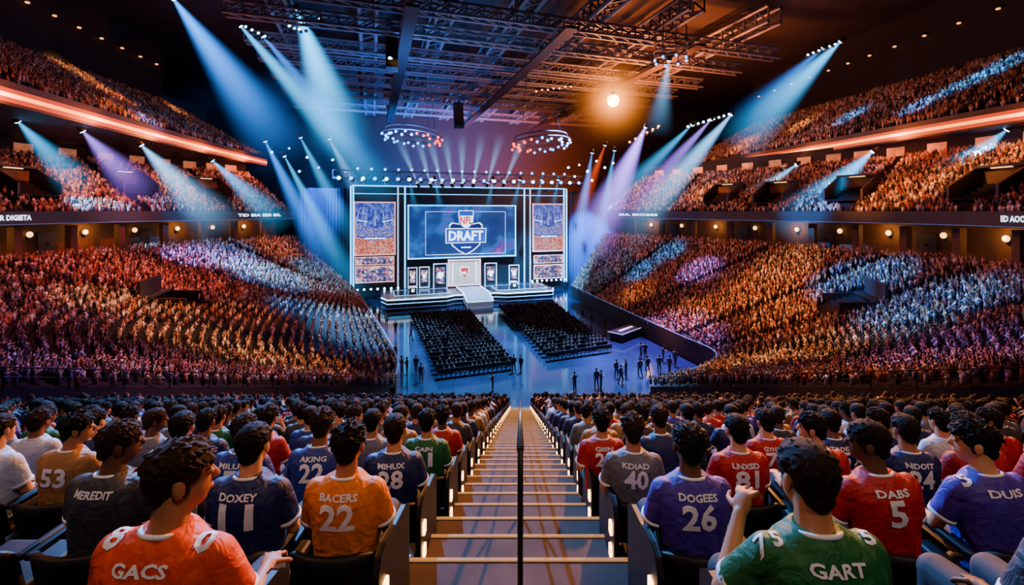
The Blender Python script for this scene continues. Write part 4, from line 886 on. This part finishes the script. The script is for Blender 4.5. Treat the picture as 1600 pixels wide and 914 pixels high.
BM = [
 (272, 0, 62, 460, 255, 68, BLUE, 7.0, 2.0, 0, 20, 'blue beam spotlight high at the upper left of the photo'),
 (377, 42, 64, 620, 325, 76, CYAN, 5.6, 1.8, 6e4, 16, 'pale cyan beam spotlight beside the four lamp cluster at upper left'),
 (412, 58, 66, 600, 280, 76, BLUE, 4.4, 1.4, 0, 12, 'narrow blue spotlight just right of the pale cyan one'),
 (465, 16, 62, 545, 245, 70, CYAN, 7.0, 3.0, 0, 16, 'bright cyan spotlight in the arc of lamps at upper left'),
 (28, 190, 42, 140, 305, 50, CYAN, 3.0, 2.2, 1.6e5, 24, 'pale spotlight under the left orange ribbon nearest the photo edge'),
 (130, 206, 46, 235, 315, 52, PURP, 3.6, 2.2, 2.6e5, 26, 'purple spotlight second along under the left orange ribbon'),
 (222, 228, 52, 355, 365, 58, PALE, 4.5, 2.4, 2.6e5, 26, 'white blue spotlight third along under the left orange ribbon'),
 (333, 252, 62, 450, 360, 68, CYAN, 3.7, 2.2, 1.6e5, 24, 'cyan spotlight fourth along under the left orange ribbon'),
 (415, 222, 70, 530, 450, 76, BLUE, 4.3, 1.8, 0, 14, 'blue spotlight hanging left of the stage curtain'),
 (445, 245, 72, 570, 480, 78, CYAN, 3.7, 1.6, 0, 14, 'cyan spotlight raking down the left curtain'),
 (470, 216, 74, 560, 390, 80, CYAN, 3.5, 1.5, 0, 14, 'cyan spotlight hanging just above the left curtain'),
 (515, 218, 76, 575, 330, 82, PALE, 3.0, 1.3, 0, 14, 'pale spotlight nearest the left ring of lamps'),
 (1008, 200, 72, 915, 400, 76, PURP, 6.4, 3.0, 1e5, 18, 'purple white spotlight right of the stage under the bright lamp'),
 (1045, 96, 66, 1025, 215, 70, PALE, 3.4, 1.4, 0, 14, 'pale spotlight on the round rig at upper right'),
 (1142, 180, 70, 970, 380, 76, PALE, 5.4, 2.0, 1.0e5, 18, 'pale spotlight at the right end of the sloping lamp row'),
 (1110, 188, 70, 955, 360, 76, PURP, 3.9, 1.6, 0, 18, 'lilac spotlight in the middle of the sloping lamp row'),
 (1080, 196, 70, 935, 340, 76, CYAN, 3.7, 1.5, 0, 18, 'cyan spotlight at the left end of the sloping lamp row'),
 (1312, 66, 62, 1140, 235, 74, CYAN, 5.8, 2.2, 5e4, 18, 'cyan spotlight highest at the upper right'),
 (1285, 76, 62, 1140, 200, 74, BLUE, 3.7, 1.2, 0, 18, 'blue spotlight just left of the highest upper right one'),
 (1572, 204, 46, 1440, 310, 52, CYAN, 3.6, 2.2, 2.6e5, 26, 'cyan spotlight under the right orange ribbon nearest the photo edge'),
 (1362, 238, 56, 1215, 370, 60, CYAN, 5.0, 2.6, 3.6e5, 26, 'cyan spotlight second in from the right edge under the ribbon'),
 (1243, 258, 66, 1130, 345, 70, PALE, 3.5, 2.2, 2e5, 22, 'pale spotlight third in from the right edge under the ribbon'),
 (925, 240, 76, 885, 470, 80, BLUE, 3.7, 1.8, 0, 14, 'blue spotlight raking down the right curtain'),
 (945, 228, 76, 895, 360, 80, REDO, 3.0, 1.2, 0, 14, 'orange red spotlight above the right curtain'),
 (960, 236, 76, 925, 440, 82, CYAN, 3.0, 1.4, 0, 14, 'cyan spotlight at the outer edge of the right curtain'),
]
for (ax, ay, ad, tx, ty, td, col, Rw, al, pw, an, lab) in BM:
    a = P(ax, ay, ad); t = P(tx, ty, td); spotlight(a, t, col, Rw, (t-a).length, al, pw, an, lab)
for i, (px, tx) in enumerate([(652, 618), (672, 650), (690, 668), (706, 694), (722, 722), (740, 754), (762, 784), (788, 822)]):
    a = P(px, 286, 82); t = P(tx, 205, 84); spotlight(a, t, PALE, 1.7, (t-a).length, 2.1, 0, 10, 'small white spotlight shining up above the screen, %s from left' % ordn(i+1))
for i, (px, tx) in enumerate([(566, 585), (600, 615), (640, 650), (680, 690), (770, 760), (812, 800), (846, 836), (872, 862)]):
    a = P(px, 282, 82); t = P(tx, 335, 82); spotlight(a, t, CYAN, 1.4, (t-a).length, 1.6, 0, 10, 'small cyan spotlight shining down the backdrop, %s from left' % ordn(i+1))
def lamp(p, label, group, m=LENSW, s=1):
    root = thing('stage_lamp', label, 'lamp', tuple(p), 0, group); root.rotation_euler = (R(70), 0, 0); root.scale = (s, s, s)
    inst('housing', HOUS, root, None, Matrix.Translation((0, 0, -.8))); inst('lens', m, root)
for i in range(24):
    x = xl-2+(xr-xl+4)*i/23; lamp(sw(x, K-1.9, zt+.9), 'blue white lamp on the stage top truss, %s from left' % ordn(i+1), 'lamps on the stage top truss', LENSB if i % 2 else LENSW, 1.2)
for i in range(18):
    x = xl+1+(xr-xl-2)*i/17; lamp(sw(x, K-1.6, zt+2.6), 'smaller blue lamp of the upper row above the stage, %s from left' % ordn(i+1), 'upper row of lamps above the stage', LENSB, .9)
for i in range(9):
    t = i/8; lamp(P(437+62*t, 28+18*math.sin(t*math.pi), 62), 'small white lamp in the arc at upper left, %s from left' % ordn(i+1), 'lamps of the arc at upper left', LENSB if i % 2 else LENSW, .8)
for i in range(9): lamp(P(1075+8*i, 198-2.4*i, 70), 'white lamp of the sloping row at upper right, %s from left' % ordn(i+1), 'lamps of the sloping row', LENSW, .7)
for i in range(7): lamp(P(1262+8.5*i, 86-3.3*i, 62), 'white lamp of the short high row at upper right, %s from left' % ordn(i+1), 'lamps of the high row', LENSW, .6)
for i in range(4): lamp(P(384+10*i, 42+5*i, 64), 'white lamp of the four lamp cluster at upper left, %s from left' % ordn(i+1), 'lamps of the small cluster', LENSW, .7)
for i in range(7): lamp(P(838+9*i, 143-1*(i % 2)-i*1.2, 80), 'tiny amber lamp under the roof left of the bright lamp, %s from left' % ordn(i+1), 'tiny roof lamps', LENSO, .6)
for i in range(6): lamp(P(984+9*i, 222-5*i, 74), 'small red amber lamp rising right of the bright lamp, %s from left' % ordn(i+1), 'red amber lamps beside the bright lamp', LENSO, .7)
for i, (px, py) in enumerate([(905, 258), (918, 268), (932, 252), (945, 262), (898, 276), (925, 282), (958, 255), (888, 262)]): lamp(P(px, py, 82), 'small pale lamp scattered above the right curtain, %s in the cluster' % ordn(i+1), 'lamps above the right curtain', LENSW if i % 2 else LENSO, .8)
for i, (px, py) in enumerate([(425, 238), (452, 232), (480, 246), (498, 262), (520, 250), (540, 268), (468, 268)]): lamp(P(px, py, 80), 'small blue lamp scattered above the left curtain, %s in the cluster' % ordn(i+1), 'lamps above the left curtain', LENSB if i % 2 else LENSW, .8)
for j, (x0p, x1p, yy, nm) in enumerate(((548, 622, 447, 'left'), (832, 884, 434, 'right'))):
    for i in range(8): x, z = sp(x0p+(x1p-x0p)*i/7, yy, K-1.2); lamp(sw(x, K-1.2, 1.9), 'white footlight below the %s relay screen, %s from left' % (nm, ordn(i+1)), 'footlights below the relay screens', LENSW, .7)
for nm, px, py, flip in (('left', 645, 213, 1), ('right', 845, 223, -1)):
    c = P(px, py, 80); root = thing('ring_rig', 'round hanging light rig with blue and red lamps %s above the screen' % nm, 'light rig', tuple(c)); root.rotation_euler = (R(-4), R(4*flip), 0)
    for z, r in ((0, 5.2), (.9, 4.7)):
        m = MB(); m.sweep([Vector((r*math.cos(t), r*math.sin(t), z)) for t in [2*math.pi*i/40 for i in range(40)]], .14, 6, True); m.build('ring', TRUSS, root)
    for k in range(32):
        t = 2*math.pi*k/32; xx = math.cos(t)*flip; rr = 5.2-(k % 3)*.5; m = MB(); m.ell((rr*math.cos(t), rr*math.sin(t), -.3-(k % 2)*.4), (.24, .24, .24), None, 8, 6); m.build('lamp', LEDR if xx > .25 else LEDB, root)
    for k in range(4):
        t = math.pi/4+math.pi/2*k; m = MB(); m.tube((4.7*math.cos(t), 4.7*math.sin(t), .9), (2*math.cos(t), 2*math.sin(t), H+26-c.z), .03, .03, 5); m.build('hanger', METAL, root)
c = P(1048, 92, 66); root = thing('ring_rig', 'small dark round rig with lamps hanging at the upper right', 'light rig', tuple(c))
for z in (0, 1.0, 2.0): m = MB(); m.sweep([Vector((2.3*math.cos(t), 2.3*math.sin(t), z)) for t in [2*math.pi*i/28 for i in range(28)]], .12, 6, True); m.build('ring', TRUSS, root)
for k in range(8): t = 2*math.pi*k/8; m = MB(); m.tube((2.3*math.cos(t), 2.3*math.sin(t), 0), (2.3*math.cos(t), 2.3*math.sin(t), H+27-c.z), .06, .06, 5); m.build('upright', TRUSS, root); m = MB(); m.ell((2.3*math.cos(t), 2.3*math.sin(t), -.25), (.2, .2, .2), None, 8, 6); m.build('lamp', LEDB, root)
c = P(958, 157, 76); root = thing('flood_lamp', 'dazzling warm floodlight hanging right of the stage under the roof', 'lamp', tuple(c))
m = MB(); m.ell((0, 0, 0), (1.0, 1.0, 1.0), None, 20, 14); m.build('bulb', mat('flood_bulb', (1, .8, .5), .4, emit=(1, .5, .15), es=25), root, True)
m = MB(); m.tube((0, 0, .9), (0, 0, 1.5), .55, .25, 14); m.tube((0, 0, 1.5), (0, 0, H+27-c.z), .04, .04, 6); m.build('hanger', METAL, root)
m = MB(); m.ell((0, 0, 0), (1, 1, 1), None, 24, 16); g = m.build('painted_lamp_glow', GLOW, root, True); g.scale = (10, 10, 10)  # glow sphere added around the bulb to paint its flare
L = bpy.data.lights.new('flood', 'POINT'); L.energy = 3.6e4; L.color = (1, .25, .04); L.shadow_soft_size = 1.3; lo = bpy.data.objects.new('flood', L); C.objects.link(lo); lo.location = c+Vector((0, 0, -2.5))

# ------------------------------------------------------------------ lights on the crowds
def hit(s, px, py, src, col, power, ang):
    p, t, q = s.find(px, py); spot_light(src, p, col, power*.82, ang, .9, .5)
CYH = (.005, .32, 1)
roofL = Vector((-8, 50, H+24)); roofR = Vector((8, 52, H+24)); near = Vector((0, 25, H+27))
for px, py, col, pw, an in ((350, 400, CYH, 6e5, 11), (420, 440, CYH, 7e5, 12), (480, 490, CYH, 6e5, 12), (545, 540, CYH, 4e5, 11), (250, 430, REDO, 2.2e5, 16), (150, 430, REDO, 1.2e5, 18), (430, 388, ORG, 3.2e5, 8), (360, 500, ORG, 2.2e5, 12)): hit(LOWL, px, py, roofR, col, pw, an)
for px, py, col, pw, an in ((300, 530, AMB, 3.6e5, 14), (440, 570, AMB, 3.4e5, 14), (200, 480, AMB, 3.0e5, 12), (90, 500, PINK, 9e4, 18), (110, 580, PURP, 1.0e5, 20), (300, 598, ORG, 1.4e5, 16)): hit(LOWL, px, py, near+Vector((6, 10, 0)), col, pw, an)
for px, py, col, pw, an in ((1000, 425, CYH, 6e5, 8), (1050, 395, CYH, 6e5, 8), (1095, 425, PURP, 9e5, 9), (1000, 460, ORG, 3.2e5, 9), (1200, 455, ORG, 4.6e5, 14), (1345, 440, CYH, 8e5, 11), (1090, 500, ORG, 4.2e5, 13), (1240, 410, AMB, 3.0e5, 10)): hit(LOWR, px, py, roofL, col, pw, an)
for px, py, col, pw, an in ((1280, 550, AMB, 3.6e5, 13), (1400, 515, PALE, 2.4e5, 11), (1470, 480, CYH, 5e5, 13), (1160, 575, AMB, 3.4e5, 12), (1540, 560, PURP, 1.6e5, 16), (1230, 500, ORG, 3.2e5, 13), (1400, 592, ORG, 1.4e5, 16)): hit(LOWR, px, py, near+Vector((-6, 10, 0)), col, pw, an)
for px, py, col, pw, an in ((60, 260, ORG, 3.6e5, 12), (150, 315, REDO, 4.0e5, 12), (270, 290, ORG, 2.8e5, 9), (270, 325, CYH, 4e5, 8)): hit(MIDL, px, py, roofR, col, pw, an)
for px, py, col, pw, an in ((1400, 310, ORG, 4.6e5, 11), (1530, 270, AMB, 3.0e5, 11), (1270, 325, CYH, 8e5, 9), (1110, 300, ORG, 3.4e5, 9)): hit(MIDR, px, py, roofL, col, pw, an)
for px, py, col, pw, an in ((100, 105, AMB, 8e5, 4.5), (160, 145, ORG, 9e5, 5), (270, 172, AMB, 8e5, 3.5), (325, 192, AMB, 7e5, 3.5), (225, 190, BLUE, 1e6, 4.5)): hit(TOPL, px, py, roofR, col, pw, an)
for px, py, col, pw, an in ((1570, 105, CYH, 1.3e6, 5), (1510, 135, CYH, 1.1e6, 4.5), (1450, 165, BLUE, 1.1e6, 4.5), (1340, 180, CYH, 1.3e6, 4.5), (1260, 195, AMB, 8e5, 4.5), (1165, 228, ORG, 8e5, 6)): hit(TOPR, px, py, roofL, col, pw, an)
spot_light((5, 45, H+24), (-32, 46, 8), (1, .14, .04), 2.0e4, 75, 1, 2); spot_light((-4, 45, H+24), (30, 50, 8), (1, .2, .04), 3.2e4, 75, 1, 2)  # added unseen fill spots, dim warm wash over the side stands
spot_light((8, 25, H+28), (-30, 28, 8), (.4, .2, 1), 1.8e4, 70, 1, 2); spot_light((-8, 25, H+28), (30, 30, 8), (.35, .22, 1), 1.8e4, 70, 1, 2)  # added unseen violet fill for the nearer side stands
# stage wash, floor wash
for x, col, pw in ((-14, CYAN, 8e5), (0, PALE, 3.4e5), (14, CYAN, 8e5)): spot_light(sw(x, -6, H+22), sw(x, 6, 2), col, pw, 34)
spot_light(P(560, 60, 60), floor_pt(600, 540), PALE, 8e5, 30); spot_light(P(900, 60, 60), floor_pt(860, 590), PALE, 8e5, 40); spot_light(P(1000, 60, 60), floor_pt(1010, 560), PURP, 8e5, 26); spot_light(P(760, 40, 60), floor_pt(795, 530), PALE, 7e5, 12)
spot_light(P(500, 190, 70), P(505, 400, 86), BLUE, 3e5, 30); spot_light(P(935, 190, 74), P(925, 370, 92), BLUE, 1.4e6, 26)
spot_light(sw(-8, 30, 2), sw(-6, 58, H+16), BLUE, 1.2e6, 100, 1, 1); spot_light(sw(14, 30, 2), sw(20, 58, H+18), (1, .15, .03), 8e5, 90, 1, 1)  # added unseen spots giving the far wall a hazy glow
# near section: added unseen spots, warm from above and behind, blue and orange rims from the stage side
spot_light((3, -4, H+9), (0, 5, H-2.5), lin('#ffe0c8'), 1600, 80, 1, .8)
spot_light((-9, 2, H+9), (-2.0, 4.5, H-3), lin('#ffc8a0'), 2300, 66, 1, .5)
spot_light((9, 3, H+8), (2.5, 5, H-3), lin('#ffb888'), 1400, 60, 1, .5)
spot_light((-14, 45, H+22), (-4, 8, H-4), (.1, .38, 1), 3.8e5, 32, .9, .6)
spot_light((18, 48, H+22), (5, 8, H-4), (1, .36, .09), 3.4e5, 32, .9, .6)
spot_light((0, 15, H+8), (0, 9, H-5), lin('#ffbe88'), 9e3, 40, 1, .6)  # added spot to warm the stair treads
spot_light((-7, 30, H+14), (-8, 23, H-9), lin('#c0a8ff'), 1.6e4, 60, 1, .8); spot_light((7, 30, H+14), (8, 23, H-9), lin('#ffb890'), 1.6e4, 60, 1, .8)  # added fill spots to lift the far rows
# ceiling tints: added unseen spots on roof and trusses
spot_light((-18, 72, H+8), (-18, 76, H+30), (.07, .26, 1), 6e4, 120, 1, 2); spot_light((22, 76, H+12), (24, 80, H+30), (1, .17, .03), 2.4e5, 130, 1, 2); spot_light((-4, 60, H+10), (-4, 66, H+30), lin('#86a8dc'), 1.6e4, 120, 1, 2)
w = bpy.data.worlds.new('World'); bpy.context.scene.world = w; w.use_nodes = True; bg = w.node_tree.nodes['Background']; bg.inputs[0].default_value = (.07, .11, .36, 1); bg.inputs[1].default_value = .04
cam = bpy.data.cameras.new('Camera'); co = bpy.data.objects.new('Camera', cam); C.objects.link(co); co.location = (0, 0, H); co.rotation_euler = (math.pi/2, 0, 0)
cam.sensor_width = 36; cam.lens = F/1600*36; cam.shift_x = -(CX-800)/1600; cam.shift_y = -(457-CY)/1600; cam.clip_end = 600; cam.clip_start = .05
bpy.context.scene.camera = co
print('persons', npers, 'objects', len(bpy.data.objects))
